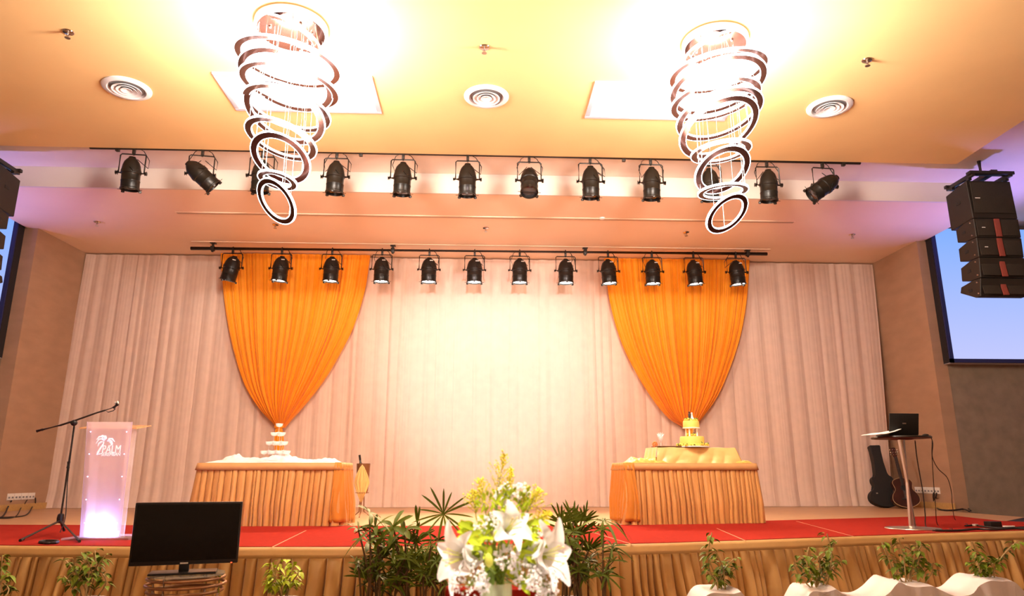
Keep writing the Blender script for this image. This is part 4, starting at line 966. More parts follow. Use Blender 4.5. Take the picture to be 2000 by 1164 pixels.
# ------------------------------------------------------------------ guitar and case
def figure8(L, wu, ww, wl, n=40):
    # body outline from bottom (z=0) to shoulder (z=L): half widths lower, waist, upper
    zs = [0, 0.04, 0.15, 0.30, 0.45, 0.60, 0.72, 0.84, 0.94, 1.0]; ws = [0.0, 0.42*wl, 0.86*wl, wl, 0.90*wl, ww, 0.92*wu, wu, 0.80*wu, 0.25*wu]
    right = [(max(0.001, smooth_pw(i/n, zs, ws)), L*i/n) for i in range(n+1)]
    return right+[(-x, z) for x, z in right[::-1]]
def extrude_xz(bm, poly, y0, y1, bev=0.0):
    a = [bm.verts.new((x, y0, z)) for x, z in poly]; c = [bm.verts.new((x, y1, z)) for x, z in poly]; n = len(poly)
    fa = bm.faces.new(a); fc = bm.faces.new(c[::-1])
    for i in range(n): bm.faces.new((a[i], a[(i+1) % n], c[(i+1) % n], c[i]))
    if bev:
        es = list(fa.edges)+list(fc.edges); bmesh.ops.bevel(bm, geom=es, offset=bev, segments=2, affect='EDGES')
gp = onZ(1733, 990, S); yG = 13.55
gp = Vector((onY(1733, 985, yG).x, yG, S))
cs = thing('guitar_case', 'black hard guitar case leaning in the right corner of the stage', 'guitar case', (gp.x, gp.y, S+0.004))
cs.rotation_euler = (-0.20, -0.02, -0.1)
m_ = mpp(onY(1733, 950, yG)); tot = (988-873)*m_*1.05
out = figure8(tot*0.52, 0.20, 0.175, 0.30)
half = [p for p in out if p[0] > 0]; nk = [(0.105, tot*0.55), (0.085, tot*0.72), (0.085, tot*0.85), (0.10, tot*0.98), (0.09, tot)]
half = [p for p in half if p[1] < tot*0.515]+nk
poly = half+[(-x, z) for x, z in half[::-1]]
b = B(); extrude_xz(b, poly, -0.075, 0.075, 0.015); obj('shell', b, M['case'], cs)
b = B(); box(b, (-0.17, -0.08, tot*0.22), (0.03, 0.012, 0.022)); box(b, (0.17, -0.08, tot*0.22), (0.03, 0.012, 0.022)); obj('latch', b, M['steel'], cs)
b = B(); tube(b, [(0.18, -0.06, tot*0.30), (0.215, -0.06, tot*0.32), (0.215, -0.06, tot*0.38), (0.18, -0.06, tot*0.40)], 0.012, 6); obj('handle', b, M['case'], cs)
yg = 13.25; gx = onY(1772, 985, yg).x
gt = thing('acoustic_guitar', 'dark red acoustic guitar leaning in front of the black guitar case', 'guitar', (gx, yg, S+0.004)); gt.rotation_euler = (-0.25, -0.03, -0.15); gt.scale = (1.06, 1.06, 1.06)
bl = 0.52; tot2 = 1.06
poly = figure8(bl, 0.165, 0.145, 0.225)
b = B(); extrude_xz(b, poly, -0.05, 0.055, 0.006); obj('body', b, M['guitar'], gt)
b = B(); extrude_xz(b, [(x*1.012, z*1.006-0.002) for x, z in poly], -0.052, -0.046); obj('binding', b, M['guitar_edge'], gt)
b = B(); extrude_xz(b, [(x*0.975, 0.008+z*0.975) for x, z in poly], -0.0535, -0.047); obj('soundboard', b, M['guitar'], gt)
b = B(); lathe(b, [(0, 0), (0.052, 0), (0.052, 0.004), (0, 0.004)], 30, Matrix.Translation((0, -0.0535, bl*0.66)) @ Euler((PI/2, 0, 0)).to_matrix().to_4x4()); obj('sound_hole', b, M['black_matte'], gt)
b = B(); box(b, (0, -0.058, bl*0.30), (0.15, 0.012, 0.028), None, 0.003); obj('bridge', b, M['fretboard'], gt)
b = B(); box(b, (0, -0.052, (bl*0.74+0.90)/2), (0.052, 0.024, 0.90-bl*0.74), None, 0.004); obj('neck', b, M['fretboard'], gt)
b = B(); extrude_xz(b, [(0.024, 0.895), (0.036, 0.92), (0.038, 1.05), (0.02, 1.065), (-0.02, 1.065), (-0.038, 1.05), (-0.036, 0.92), (-0.024, 0.895)], -0.052, -0.036, 0.003); hd = obj('headstock', b, M['guitar'], gt)
for s in (-1, 1):
    for i in range(3):
        z = 0.935+0.045*i; b = B(); cyl(b, (s*0.03, -0.044, z), (s*0.06, -0.044, z), 0.004, n=6); ball(b, (s*0.064, -0.044, z), 0.012, 8, 6); ball(b, (s*0.02, -0.054, z), 0.008, 8, 6); obj('tuning_peg', b, M['chrome'], hd)
b = B()
for i in range(6): x = (i-2.5)*0.008; cyl(b, (x, -0.066, bl*0.30), (x, -0.065, 0.90), 0.0012, n=4)
obj('strings', b, M['steel'], gt)

# ------------------------------------------------------------------ television on glass table
dT = 5.25
def atd(x, y, d): return CAM+ray(x, y)*d
bl_, br_ = atd(249.5, 1107, dT*0.978), atd(464, 1099, dT*1.022)
w = (br_-bl_); wid = Vector((w.x, w.y, 0)).length; rz = math.atan2(w.y, w.x)
tvh = (atd(263.5, 983, dT*0.978).z-bl_.z+atd(473.7, 980.5, dT*1.022).z-br_.z)/2
tc_ = (bl_+br_)/2; z0 = (bl_.z+br_.z)/2
ttop = atd(355, 1117, dT).z-0.012
tv = thing('television', 'black flat screen television, switched off, on the small glass table', 'television', (tc_.x, tc_.y, ttop), rz)
zz = z0-ttop
b = B(); box(b, (0, 0.03, zz+tvh/2), (wid, 0.05, tvh), None, 0.008); obj('case', b, M['tv_case'], tv)
b = B(); box(b, (0, 0.004, zz+tvh/2+0.006), (wid-0.03, 0.006, tvh-0.045)); obj('screen', b, M['tv_black'], tv)
b = B(); box(b, (0.0, 0.004, zz+0.011), (0.055, 0.006, 0.010)); obj('badge', b, M['badge'], tv)
b = B(); box(b, (wid*0.44, 0.004, zz+0.004), (0.012, 0.008, 0.006)); obj('standby_light', b, emis('red standby light', (1, 0.1, 0.03), 2), tv)
b = B(); box(b, (0.0, 0.04, zz*0.5+0.01), (0.07, 0.035, zz+0.03), None, 0.004); nk_ = obj('neck', b, M['tv_case'], tv)
b = B(); box(b, (0.0, 0.04, 0.008), (0.46, 0.22, 0.014), None, 0.005); obj('foot', b, M['tv_case'], tv)
gtb = thing('glass_table', 'small round glass table with chrome hoops under the television', 'table', (tc_.x+0.01, tc_.y+0.05, 0), rz)
rt = 0.265
b = B(); lathe(b, [(0, ttop-0.012), (rt, ttop-0.012), (rt+0.003, ttop-0.006), (rt, ttop-0.001), (0, ttop-0.001)], 48); obj('glass_top', b, M['glass_dark'], gtb)
for dz, rr_ in ((0.030, rt), (0.075, rt+0.01), (0.120, rt-0.005)):
    b = B(); tube(b, [(rr_*math.cos(a), rr_*math.sin(a), ttop-dz) for a in [2*PI*k/48 for k in range(49)]], 0.011, 8); obj('hoop', b, M['bronze'], gtb)
for i in range(4):
    a = PI/4+i*PI/2+0.3; b = B(); tube(b, [(rt*math.cos(a), rt*math.sin(a), ttop-0.013), (rt*math.cos(a), rt*math.sin(a), ttop-0.13), (rt*0.7*math.cos(a), rt*0.7*math.sin(a), 0.35), (rt*0.95*math.cos(a), rt*0.95*math.sin(a), 0.008)], 0.012, 8); obj('leg', b, M['chrome'], gtb)

# ------------------------------------------------------------------ steps in front of the stage
yst = 5.95
p0, p1 = onY(870, 1152, yst), onY(1058, 1150, yst)
b = B(); x0, x1, zs_ = p0.x, p1.x, p0.z; w = x1-x0
sp = thing('stage_steps', 'red carpeted steps leading up to the middle of the stage', 'steps', ((x0+x1)/2, yst, 0))
b = B(); box(b, (0, 0.16, zs_/2), (w, 0.32, zs_), None, 0.01); obj('upper_step', b, M['red_carpet'], sp, False)
b = B(); box(b, (0, -0.151, zs_*0.25), (w, 0.30, zs_*0.5), None, 0.01); obj('lower_step', b, M['red_carpet'], sp, False)

# ------------------------------------------------------------------ palms in front of the stage
def leaflet(bm, base, dirv, up, L, W, droop, nseg=6, notch=False):
    dirv = dirv.normalized(); side = dirv.cross(up); 
    if side.length < 1e-4: side = dirv.cross(Vector((1, 0, 0)))
    side.normalize(); nrm = side.cross(dirv).normalized(); prev = None
    for i in range(nseg+1):
        t = i/nseg; p = base+dirv*(L*t)+Vector((0, 0, -1))*droop*L*t*t
        w = W*(0.35+0.65*min(1, t*3))*(1 if t < 0.8 else max(0.10, 1-(t-0.8)/0.2*0.85))
        v = [bm.verts.new(p-side*w/2+nrm*w*0.12), bm.verts.new(p), bm.verts.new(p+side*w/2+nrm*w*0.12)]
        if prev: bm.faces.new((prev[0], prev[1], v[1], v[0])); bm.faces.new((prev[1], prev[2], v[2], v[1]))
        prev = v
def fan(bm, c, axis, L, n, W, rnd, droop=0.35, spread=2.5):
    axis = axis.normalized(); a, b2 = frame_for(axis)
    for i in range(n):
        an = -spread/2+spread*i/(n-1) if spread < 6 else 2*PI*i/n
        out = (Vector((0, 0, 1))-axis*axis.z)
        d = (a*math.sin(an)+ (b2)*math.cos(an))*0.93+axis*rnd.uniform(0.1, 0.4)
        d += Vector((rnd.uniform(-.1, .1), rnd.uniform(-.1, .1), rnd.uniform(-.1, .1)))
        leaflet(bm, c, d, axis, L*rnd.uniform(0.75, 1.1), W*rnd.uniform(0.8, 1.15), droop*rnd.uniform(0.5, 1.4))
def palm(base_px, Y, fans, label, seed, pot='pot_brown', thin=False):
    rnd = random.Random(seed); bx = onY(base_px, 1150, Y).x
    t = thing('lady_palm', label, 'potted palm', (bx, Y, 0), 0, 'lady palms in front of the stage')
    ph_ = 0.55 if pot == 'pot_white' else 0.46
    b = B(); lathe(b, [(0, 0), (0.13, 0), (0.17, ph_-0.03), (0.18, ph_-0.03), (0.18, ph_), (0.155, ph_), (0.15, ph_-0.06), (0, ph_-0.06)], 28, cap=False); po = obj('pot', b, M[pot], t)
    b = B(); lathe(b, [(0, ph_-0.05), (0.152, ph_-0.045)], 20, cap=False); obj('soil', b, M['soil'], po)
    lf = B()
    for (fx_, fy_, kind) in fans:
        dy = rnd.uniform(-0.14, 0.14); c = onY(fx_, fy_, Y+dy); c = Vector((c.x-bx, c.y-Y, c.z))
        ox, oy = rnd.uniform(-.10, .10), rnd.uniform(-.10, .10)
        st = B(); mid = Vector((ox*0.8+c.x*0.3, oy+c.y*0.3, (c.z+ph_)*0.5)); tube(st, spline([(ox, oy, ph_-0.055), mid, c], 5), [0.008]*10+[0.005], 6); obj('cane', st, M['stem'], t)
        az = rnd.uniform(-PI, 0); ax = Vector((math.cos(az)*0.6, math.sin(az)*0.7, rnd.uniform(0.35, 1.0)))
        if kind == 'up': fan(lf, c, Vector((0.1, -0.85, 0.35)), 0.25, 15, 0.016, rnd, 0.10, 6.5)
        elif kind == 'brush':
            for i in range(11):
                a_ = -1.25+2.5*i/10+rnd.uniform(-.1, .1); leaflet(lf, c, Vector((math.sin(a_), rnd.uniform(-.5, .3), math.cos(a_))), Vector((0, -1, 0.2)), rnd.uniform(.13, .22), 0.016, rnd.uniform(.05, .25))
        elif kind == 'big': fan(lf, c, ax, 0.23, 7, 0.040, rnd, 0.40, 6.5)
        elif kind == 'spear':
            for i in range(4): leaflet(lf, c, Vector((rnd.uniform(-.15, .15), rnd.uniform(-.1, .1), 1)), Vector((0, 1, 0)), rnd.uniform(.12, .22), 0.018, 0)
        elif kind == 'droop': fan(lf, c, Vector((0, -0.25, 1)), 0.25, 10, 0.026, rnd, 0.75, 6.5)
        else: fan(lf, c, ax, 0.155, 8, 0.019, rnd, 0.40, 6.5)
        for q in range(2):      # lower fronds on the same cane
            cc = Vector(mid).lerp(c, rnd.uniform(0.0, 0.7)); a2 = rnd.uniform(-PI, PI); e = cc+Vector((math.cos(a2)*0.09, math.sin(a2)*0.09, 0.06))
            s2 = B(); tube(s2, [cc, e], 0.004, 5); obj('leaf_stalk', s2, M['stem'], t)
            fan(lf, e, Vector((math.cos(a2), math.sin(a2), 0.8)), rnd.uniform(.09, .14), 5, 0.017, rnd, 0.5, 3.2)
    obj('fronds', lf, M['leaf'], t)
palm(722, 5.98, [(722, 1003, 'big'), (733, 1030, 'big'), (700, 1035, 'mid'), (722, 1062, 'big'), (745, 1052, 'mid'), (700, 1105, 'mid'), (735, 1095, 'mid'), (715, 1130, 'brush'), (740, 1125, 'mid'), (750, 1085, 'brush')], 'lady palm with broad dark leaves, leftmost of the palms, in front of the wine bucket', 71)
palm(782, 6.02, [(768, 1030, 'big'), (790, 1038, 'big'), (815, 1024, 'spear'), (760, 1078, 'big'), (795, 1085, 'mid'), (780, 1115, 'mid'), (770, 1060, 'mid'), (800, 1110, 'brush'), (765, 1130, 'mid'), (785, 1140, 'brush'), (812, 1060, 'brush')], 'lady palm of broad drooping leaves left of the flowers, second palm from the left', 72)
palm(842, 5.98, [(866, 1004, 'up'), (842, 1064, 'mid'), (818, 1075, 'mid'), (850, 1100, 'mid'), (828, 1120, 'mid'), (862, 1085, 'mid'), (845, 1120, 'brush'), (825, 1100, 'brush'), (868, 1110, 'brush'), (835, 1145, 'brush')], 'lady palm topped by one open starry frond, just left of the white lilies', 73)
palm(1118, 6.0, [(1120, 1020, 'brush'), (1096, 1022, 'brush'), (1142, 1018, 'brush'), (1108, 1040, 'brush'), (1130, 1046, 'brush'), (1095, 1060, 'mid'), (1150, 1075, 'brush'), (1110, 1100, 'brush'), (1135, 1130, 'mid'), (1100, 1125, 'brush'), (1105, 1045, 'mid'), (1140, 1058, 'mid'), (1120, 1080, 'mid'), (1090, 1090, 'mid'), (1150, 1095, 'mid'), (1128, 1115, 'mid')], 'dense bushy lady palm just right of the white lilies', 74, 'pot_white')
palm(1176, 5.95, [(1178, 1018, 'droop'), (1196, 1068, 'mid'), (1162, 1105, 'mid'), (1185, 1125, 'mid')], 'slender palm with a single drooping crown in front of the cake table', 75, 'pot_white')

# ------------------------------------------------------------------ leafy vines in cloth wrapped pots
def vine(xp, Y, base_y, spots, label, seed, m='leaf_light', wrap=True):
    rnd = random.Random(seed); bp = onY(xp, base_y, Y); ztop = bp.z
    t = thing('leafy_vine', label, 'potted plant', (bp.x, Y, 0), 0, 'leafy vines along the stage front')
    b = B(); lathe(b, [(0, 0), (0.12, 0), (0.15, ztop-0.07), (0.155, ztop-0.035), (0.14, ztop-0.035), (0.135, ztop-0.08), (0, ztop-0.08)], 24, cap=False); po = obj('pot', b, M['pot_white'], t)
    b = B(); lathe(b, [(0, ztop-0.065), (0.136, ztop-0.062)], 16, cap=False); obj('soil', b, M['soil'], po)
    lf = B()
    for (x, y) in spots:
        c = onY(x, y, Y+rnd.uniform(-.1, .1)); c = Vector((c.x-bp.x, c.y-Y, c.z)); o0 = Vector((rnd.uniform(-.05, .05), rnd.uniform(-.05, .05), ztop-0.07))
        mid = o0.lerp(c, 0.55)+Vector((rnd.uniform(-.06, .06), rnd.uniform(-.03, .03), 0.02))
        pts = spline([o0, mid, c], 8); st = B(); tube(st, pts, [0.0055]*(len(pts)-1)+[0.003], 5); obj('stem', st, M['vine_stem'], t)
        for k in range(7, len(pts)):
            for r_ in range(1+(k % 2)):
                a = rnd.uniform(0, 2*PI); d = Vector((math.cos(a), math.sin(a), rnd.uniform(-.5, .3))); L = rnd.uniform(0.040, 0.068); p = pts[k]+d*0.02
                # ovate pointed leaf
                side = d.cross(Vector((0, 0, 1))).normalized(); prev = None; n5 = 5
                for i in range(n5+1):
                    tt = i/n5; w = L*0.62*math.sin(PI*min(1, tt*0.92+0.06))**0.8*(1 if tt < .6 else 1-(tt-.6)*1.2); q = p+d*(L*tt)+Vector((0, 0, -0.5*L*tt*tt))
                    v = [lf.verts.new(q-side*w/2+Vector((0, 0, w*.2))), lf.verts.new(q), lf.verts.new(q+side*w/2+Vector((0, 0, w*.2)))]
                    if prev: lf.faces.new((prev[0], prev[1], v[1], v[0])); lf.faces.new((prev[1], prev[2], v[2], v[1]))
                    prev = v
    obj('leaves', lf, M[m], t)
vine(2, 6.0, 1162, [(4, 1085), (-10, 1100), (16, 1120), (8, 1140)], 'leafy vine cut by the left edge of the view, before the stage skirt', 81)
vine(168, 6.0, 1160, [(158, 1078), (185, 1075), (205, 1085), (128, 1095), (142, 1090), (125, 1125), (200, 1120), (175, 1105), (150, 1120)], 'leafy vine in front of the lectern', 82)
vine(553, 6.0, 1160, [(530, 1098), (548, 1093), (572, 1095), (585, 1115), (540, 1125), (560, 1125), (525, 1135), (580, 1140)], 'leafy vine between the television and the palms', 83, 'leaf_bright')
vine(1403, 5.9, 1151, [(1390, 1040), (1385, 1080), (1396, 1075), (1425, 1100), (1435, 1090), (1380, 1115), (1410, 1115), (1440, 1110)], 'leafy vine with one tall shoot, in front of the right end of the cake table', 84)
vine(1597, 5.9, 1146, [(1615, 1042), (1636, 1056), (1580, 1068), (1550, 1098), (1560, 1085), (1625, 1085), (1600, 1085), (1575, 1110), (1610, 1110), (1640, 1095)], 'leafy vine in the cloth covered row, left of the bistro table base', 85)
vine(1775, 5.9, 1137, [(1722, 1058), (1755, 1050), (1790, 1055), (1800, 1065), (1735, 1085), (1765, 1085), (1795, 1090), (1820, 1100), (1750, 1105)], 'leafy vine in the cloth covered row, right below the bistro table', 86)
vine(1928, 5.9, 1127, [(1898, 1058), (1905, 1075), (1985, 1058), (1925, 1085), (1950, 1090), (1900, 1100), (1940, 1100), (1915, 1110)], 'leafy vine in the cloth covered row, nearest the right edge of the view', 87)
# white satin covering the row of pots
def pot_cover(xs, ys, label, x0, x1, Y, seed):
    pts = [onY(x, y, Y) for x, y in zip(xs, ys)]; X = [p.x for p in pts]; Z = [p.z for p in pts]
    n = int((x1-x0)/6); rows = 16; xa, xb_ = X[0], X[-1]
    b = B()
    def f(u, v):
        x = xa+(xb_-xa)*u; zt = smooth_pw(x, X, Z)
        fold = 0.018*math.sin(x*26+2.5*math.sin(x*5)+seed)+0.012*math.sin(x*57+seed)
        if v < 0.3:
            w = v/0.3; return Vector((x, Y+0.20-0.36*w, zt-0.02*math.sin(PI*w)*0+0.01*noise.noise((x*6, w, seed))))
        w = (v-0.3)/0.7
        return Vector((x, Y-0.16-0.09*w-fold*(0.4+w)*1.0+0.02*noise.noise((x*4, w*2, seed)), zt*(1-w)+0.006*w))
    grid(b, f, n, rows); o = obj('pot_cover_cloth', b, M['white_cloth']); tag(o, label, 'cloth', 'white cloths over the plant pots'); return o
pot_cover([1352, 1362, 1374, 1395, 1420, 1434, 1441, 1447], [1180, 1160, 1150, 1149.5, 1150, 1146.5, 1158, 1175], 'small white satin cloth around the pot in front of the cake table', 1352, 1447, 5.88, 1)
pot_cover([1548, 1558, 1568, 1590, 1603, 1611, 1625, 1645, 1670, 1690, 1710, 1724, 1735, 1745, 1760, 1780, 1797, 1812, 1830, 1850, 1868, 1885, 1897, 1907, 1930, 1950, 1962, 1975, 2000, 2050],
          [1180, 1160, 1146, 1147, 1146, 1141, 1150, 1158, 1164, 1163, 1151, 1137, 1128, 1133, 1137, 1136.5, 1136, 1143, 1152, 1155, 1152, 1138, 1128, 1125, 1127, 1127, 1136, 1150, 1160, 1165], 'long white satin cloth swagged over the three pots at the right', 1548, 2050, 5.88, 2)

# ------------------------------------------------------------------ flowers in the foreground
YV = 2.32
pv = onY(970, 1138, YV); vx, vz = pv.x, pv.z; tb = 0.752
vr = 30*mpp(pv)
tbl = thing('dining_table', 'round dining table under a white cloth, carrying the vase', 'table', (vx, YV, 0))
b = B(); lathe(b, [(0, 0.725), (0.75, 0.725), (0.75, 0.75), (0, 0.75)], 48); obj('tabletop', b, M['table_top'], tbl)
b = B(); lathe(b, [(0.28, 0), (0.28, 0.03), (0.05, 0.06), (0.05, 0.725)], 24); obj('pedestal', b, M['steel'], tbl)
b = B()
def tcf(u, v):
    a = 2*PI*u
    if v < 0.4: r = 0.76*v/0.4; return Vector((r*math.cos(a), r*math.sin(a), 0.7505))
    w = (v-0.4)/0.6; r = 0.762+0.10*w*(0.6+0.4*math.sin(a*14)); return Vector((r*math.cos(a), r*math.sin(a), 0.7505-0.55*w))
grid(b, tcf, 140, 20); bmesh.ops.remove_doubles(b, verts=b.verts[:], dist=1e-4); o = obj('tablecloth', b, M['white_cloth']); o.location = (vx, YV, 0); tag(o, 'white cloth on the round table under the vase', 'tablecloth')
vs_ = thing('glass_vase', 'clear cylindrical glass vase holding the white lilies', 'vase', (vx, YV, tb))
vh = vz-tb
b = B(); lathe(b, [(0, 0), (vr, 0), (vr, vh), (vr-0.004, vh), (vr-0.004, 0.015), (0, 0.015)], 40); obj('glass', b, M['vase_glass'], vs_)
b = B(); lathe(b, [(0, 0.016), (vr-0.005, 0.016), (vr-0.005, vh*0.72), (0, vh*0.72)], 32); obj('water', b, M['water'], vs_)
def V(px, py, dy=0.0): return onY(px, py, YV+dy)
neck = Vector((vx, YV, vz-0.01)); foot = Vector((vx, YV, tb+0.05))
def stem_to(parent, origin, end, rnd, r=0.003, m='green_stem'):
    f = foot+Vector((rnd.uniform(-.02, .02), rnd.uniform(-.02, .02), rnd.uniform(0, .05))); n_ = neck+Vector((rnd.uniform(-.028, .028), rnd.uniform(-.028, .028), 0))
    b = B(); tube(b, [p-origin for p in spline([f, n_, n_.lerp(end, 0.5)+Vector((0, 0, 0.01)), end], 6)], r, 6); obj('stalk', b, M[m], parent)
def lily(px, py, dy, axis, size, label, seed, roll=0.0):
    rnd = random.Random(seed); c = V(px, py, dy)
    t = thing('lily', label, 'flower', c, 0, 'white lilies in the vase'); ax = Vector(axis).normalized(); a, b2 = frame_for(ax)
    a, b2 = a*math.cos(roll)+b2*math.sin(roll), -a*math.sin(roll)+b2*math.cos(roll)
    for k in range(6):
        an = 2*PI*k/6+0.1; rad = a*math.cos(an)+b2*math.sin(an); tan = -a*math.sin(an)+b2*math.cos(an); wd = size*(0.66 if k % 2 else 0.50)
        bm = B(); n5 = 10; g = []
        ln = size*rnd.uniform(0.92, 1.08); curl = rnd.uniform(0.7, 1.3)
        for i in range(n5+1):
            tt = i/n5
            rr = ln*(0.09+0.42*tt**1.4+0.26*tt**4); hh = ln*(1.05*tt-0.62*curl*max(0, tt-0.5)**1.6*1.7)-ln*0.45
            w = wd*math.sin(PI*min(1, 0.10+0.86*tt**0.85))**0.8
            row = []
            for j in range(5):
                s = (j-2)/2; row.append(bm.verts.new(rad*(rr-abs(s)*w*0.12)+tan*(s*w/2*(1.0))+ax*(hh+abs(s)**2*w*0.16+0.012*size*math.sin(9*tt+3*s+seed))))
            g.append(row)
        for i in range(n5):
            for j in range(4): bm.faces.new((g[i][j], g[i][j+1], g[i+1][j+1], g[i+1][j]))
        o = obj('petal', bm, M['petal'], t); md = o.modifiers.new('s', 'SUBSURF'); md.levels = 1; md.render_levels = 1
    for k in range(6):
        an = 2*PI*k/6+0.4; rad = a*math.cos(an)+b2*math.sin(an); e = ax*size*0.42+rad*size*0.17
        bm = B(); tube(bm, [ax*-0.4*size, ax*size*0.1+rad*size*0.06, e], 0.0012, 5); st = obj('stamen', bm, M['bud'], t)
        bm = B(); ball(bm, e, size*0.022, 8, 6, (1.6, 0.8, 0.8)); obj('anther', bm, M['anther'], st)
    stem_to(t, c, c-ax*size*0.45, rnd, 0.0035)
lily(906, 1088, -0.02, (-0.86, -0.52, 0.05), 0.140, 'white lily drooping to the left over the vase', 91, 0.2)
lily(994, 1032, -0.05, (0.50, -0.72, 0.40), 0.105, 'white lily facing front at the top of the bouquet', 92, 0.5)
lily(1060, 1086, -0.02, (0.80, -0.56, 0.12), 0.155, 'large white lily turned to the right of the bouquet', 93, 0.9)
def gyp(px, py, dy, r, n, label, seed, droop=0.0):
    rnd = random.Random(seed); c = V(px, py, dy); t = thing('babys_breath', label, 'flower', c, 0, "sprigs of baby's breath"); bl = B(); tw = B()
    for i in range(n):
        d = Vector((rnd.gauss(0, 1), rnd.gauss(0, 0.7), rnd.gauss(0, 0.8))); d.normalize(); p = d*r*rnd.uniform(0.35, 1.0)**0.7; p.z -= droop*abs(p.x)
        s = rnd.uniform(0.0022, 0.0040)
        for q in range(4):
            a = q*PI/2+rnd.random(); ico(bl, p+Vector((s*.8*math.cos(a), rnd.uniform(-s, s)*.6, s*.8*math.sin(a))), s*0.75, 1)
        if i % 3 == 0: tube(tw, [(0, 0, -r*0.3), p], 0.0007, 4)
    obj('blossoms', bl, M['gyp'], t); obj('twigs', tw, M['green_stem'], t); stem_to(t, c, c+Vector((0, 0, -r*0.3)), rnd, 0.0018)
gyp(918, 1130, -0.06, 0.058, 150, "cluster of baby's breath hanging low at the left of the vase", 101)
gyp(943, 1142, -0.07, 0.026, 40, "small cluster of baby's breath touching the left rim of the vase", 102)
gyp(955, 1030, -0.01, 0.048, 110, "baby's breath just left of the top lily", 103)
gyp(990, 1088, -0.08, 0.040, 110, "baby's breath in the middle, under the top lily", 104)
gyp(985, 963, 0.03, 0.036, 60, "airy baby's breath at the top, left of the arching sprig", 105)
gyp(1018, 958, 0.03, 0.030, 50, "arching sprig of baby's breath at the top right", 106)
gyp(1025, 1120, -0.04, 0.045, 90, "baby's breath right above the vase rim", 107)
gyp(1062, 1136, -0.05, 0.052, 130, "cluster of baby's breath hanging low at the right of the vase", 108)
gyp(1070, 1157, -0.05, 0.030, 50, "lowest cluster of baby's breath at the right", 109)
gyp(985, 1000, 0.02, 0.022, 26, "few loose baby's breath blossoms above the top lily", 110)
gyp(1046, 1042, 0.0, 0.030, 40, "baby's breath peeking out beside the right lily", 111)
def goldenrod(px0, py0, px1, py1, label, seed, wdt=0.055, dens=1.0):
    rnd = random.Random(seed); p0, p1 = V(px0, py0, 0.04), V(px1, py1, 0.05); t = thing('goldenrod', label, 'flower', p0, 0, 'goldenrod sprays'); d = p1-p0; L = d.length
    bl = B(); st = B(); tube(st, [(0, 0, 0), d], [0.0025, 0.0008], 5); dn = d.normalized(); a, b2 = frame_for(dn); n = int(34*dens)
    for i in range(n):
        f = 0.12+0.86*i/n; an = i*2.4; out = (a*math.cos(an)+b2*math.sin(an)); w = wdt*(1.15-f)*rnd.uniform(.6, 1.2); e = d*f+out*w+dn*w*1.0
        tube(st, [d*f, e], 0.0007, 4)
        for q in range(7):
            g = (q+1)/7; ico(bl, (d*f).lerp(e, g)+Vector((rnd.uniform(-1, 1), rnd.uniform(-1, 1), rnd.uniform(-1, 1)))*0.0025, rnd.uniform(0.0016, 0.0034), 1)
    obj('plume', bl, M['goldenrod'], t); obj('branches', st, M['green_stem'], t); stem_to(t, p0, p0, rnd, 0.0025)
goldenrod(968, 985, 985, 884, 'tallest yellow goldenrod spray, rising above the bouquet', 121)
goldenrod(950, 1010, 938, 935, 'yellow goldenrod spray left of the tallest one', 122, 0.055)
goldenrod(985, 985, 1000, 915, 'yellow goldenrod spray close right of the tallest one', 123, 0.03)
goldenrod(1025, 1010, 1052, 955, 'yellow goldenrod spray at the upper right of the bouquet', 124, 0.06)
goldenrod(1030, 1030, 1075, 1000, 'yellow goldenrod spray leaning far right beside the dense palm', 125, 0.035)
goldenrod(1020, 1000, 1028, 950, 'short yellow goldenrod spray behind the arching sprig', 126, 0.03)
goldenrod(940, 1050, 900, 1022, 'yellow goldenrod spray leaning left above the left lily', 127, 0.03)
goldenrod(955, 1065, 930, 1030, 'yellow goldenrod spray between the left lily and the top lily', 128, 0.035)
goldenrod(930, 1010, 926, 960, 'leftmost upright yellow goldenrod spray', 129, 0.05)
def spray_leaves(spots, label, seed, m, grp):
    rnd = random.Random(seed); c = V(*spots[0][:2], 0.0); t = thing('foliage_sprig', label, 'foliage', c, 0, grp); lf = B()
    for (x, y, dx, dz, L) in spots:
        p = V(x, y, rnd.uniform(-.04, .05))-c; leaflet(lf, p, Vector((dx, rnd.uniform(-.5, .0), dz)), Vector((0, -1, 0.2)), L, L*0.29, rnd.uniform(0, .3), 7)
    obj('leaves', lf, M[m], t); stem_to(t, c, c, rnd, 0.003)
rr = random.Random(9)
spray_leaves([(985, 1112, 0.9, -0.5, 0.075), (1000, 1120, 0.8, -0.6, 0.07)], 'large bright green leaf hanging over the right rim of the vase', 131, 'leaf_bright', 'green leaves in the bouquet')
spray_leaves([(948+rr.uniform(-38, 30), 1058+rr.uniform(-36, 42), rr.uniform(-1, 1), rr.uniform(-.4, 1), rr.uniform(.03, .055)) for _ in range(80)], 'bright green leaves between the left lily and the middle of the bouquet', 132, 'leaf_bright', 'green leaves in the bouquet')
spray_leaves([(1025+rr.uniform(-22, 28), 1060+rr.uniform(-45, 45), rr.uniform(-1, 1), rr.uniform(-.6, 1), rr.uniform(.03, .055)) for _ in range(80)], 'bright green leaves between the top lily and the right lily', 133, 'leaf_bright', 'green leaves in the bouquet')
spray_leaves([(975+rr.uniform(-40, 60), 985+rr.uniform(-30, 30), rr.uniform(-.6, .6), rr.uniform(.3, 1), rr.uniform(.016, .032)) for _ in range(90)], 'fine upright green foliage behind the top lily', 134, 'leaf_bright', 'green leaves in the bouquet')
spray_leaves([(945+rr.uniform(-12, 25), 1100+rr.uniform(-15, 25), rr.uniform(-1, 1), rr.uniform(-1, .6), rr.uniform(.04, .065)) for _ in range(14)], 'darker green leaves just above the left rim of the vase', 135, 'leaf_light', 'green leaves in the bouquet')
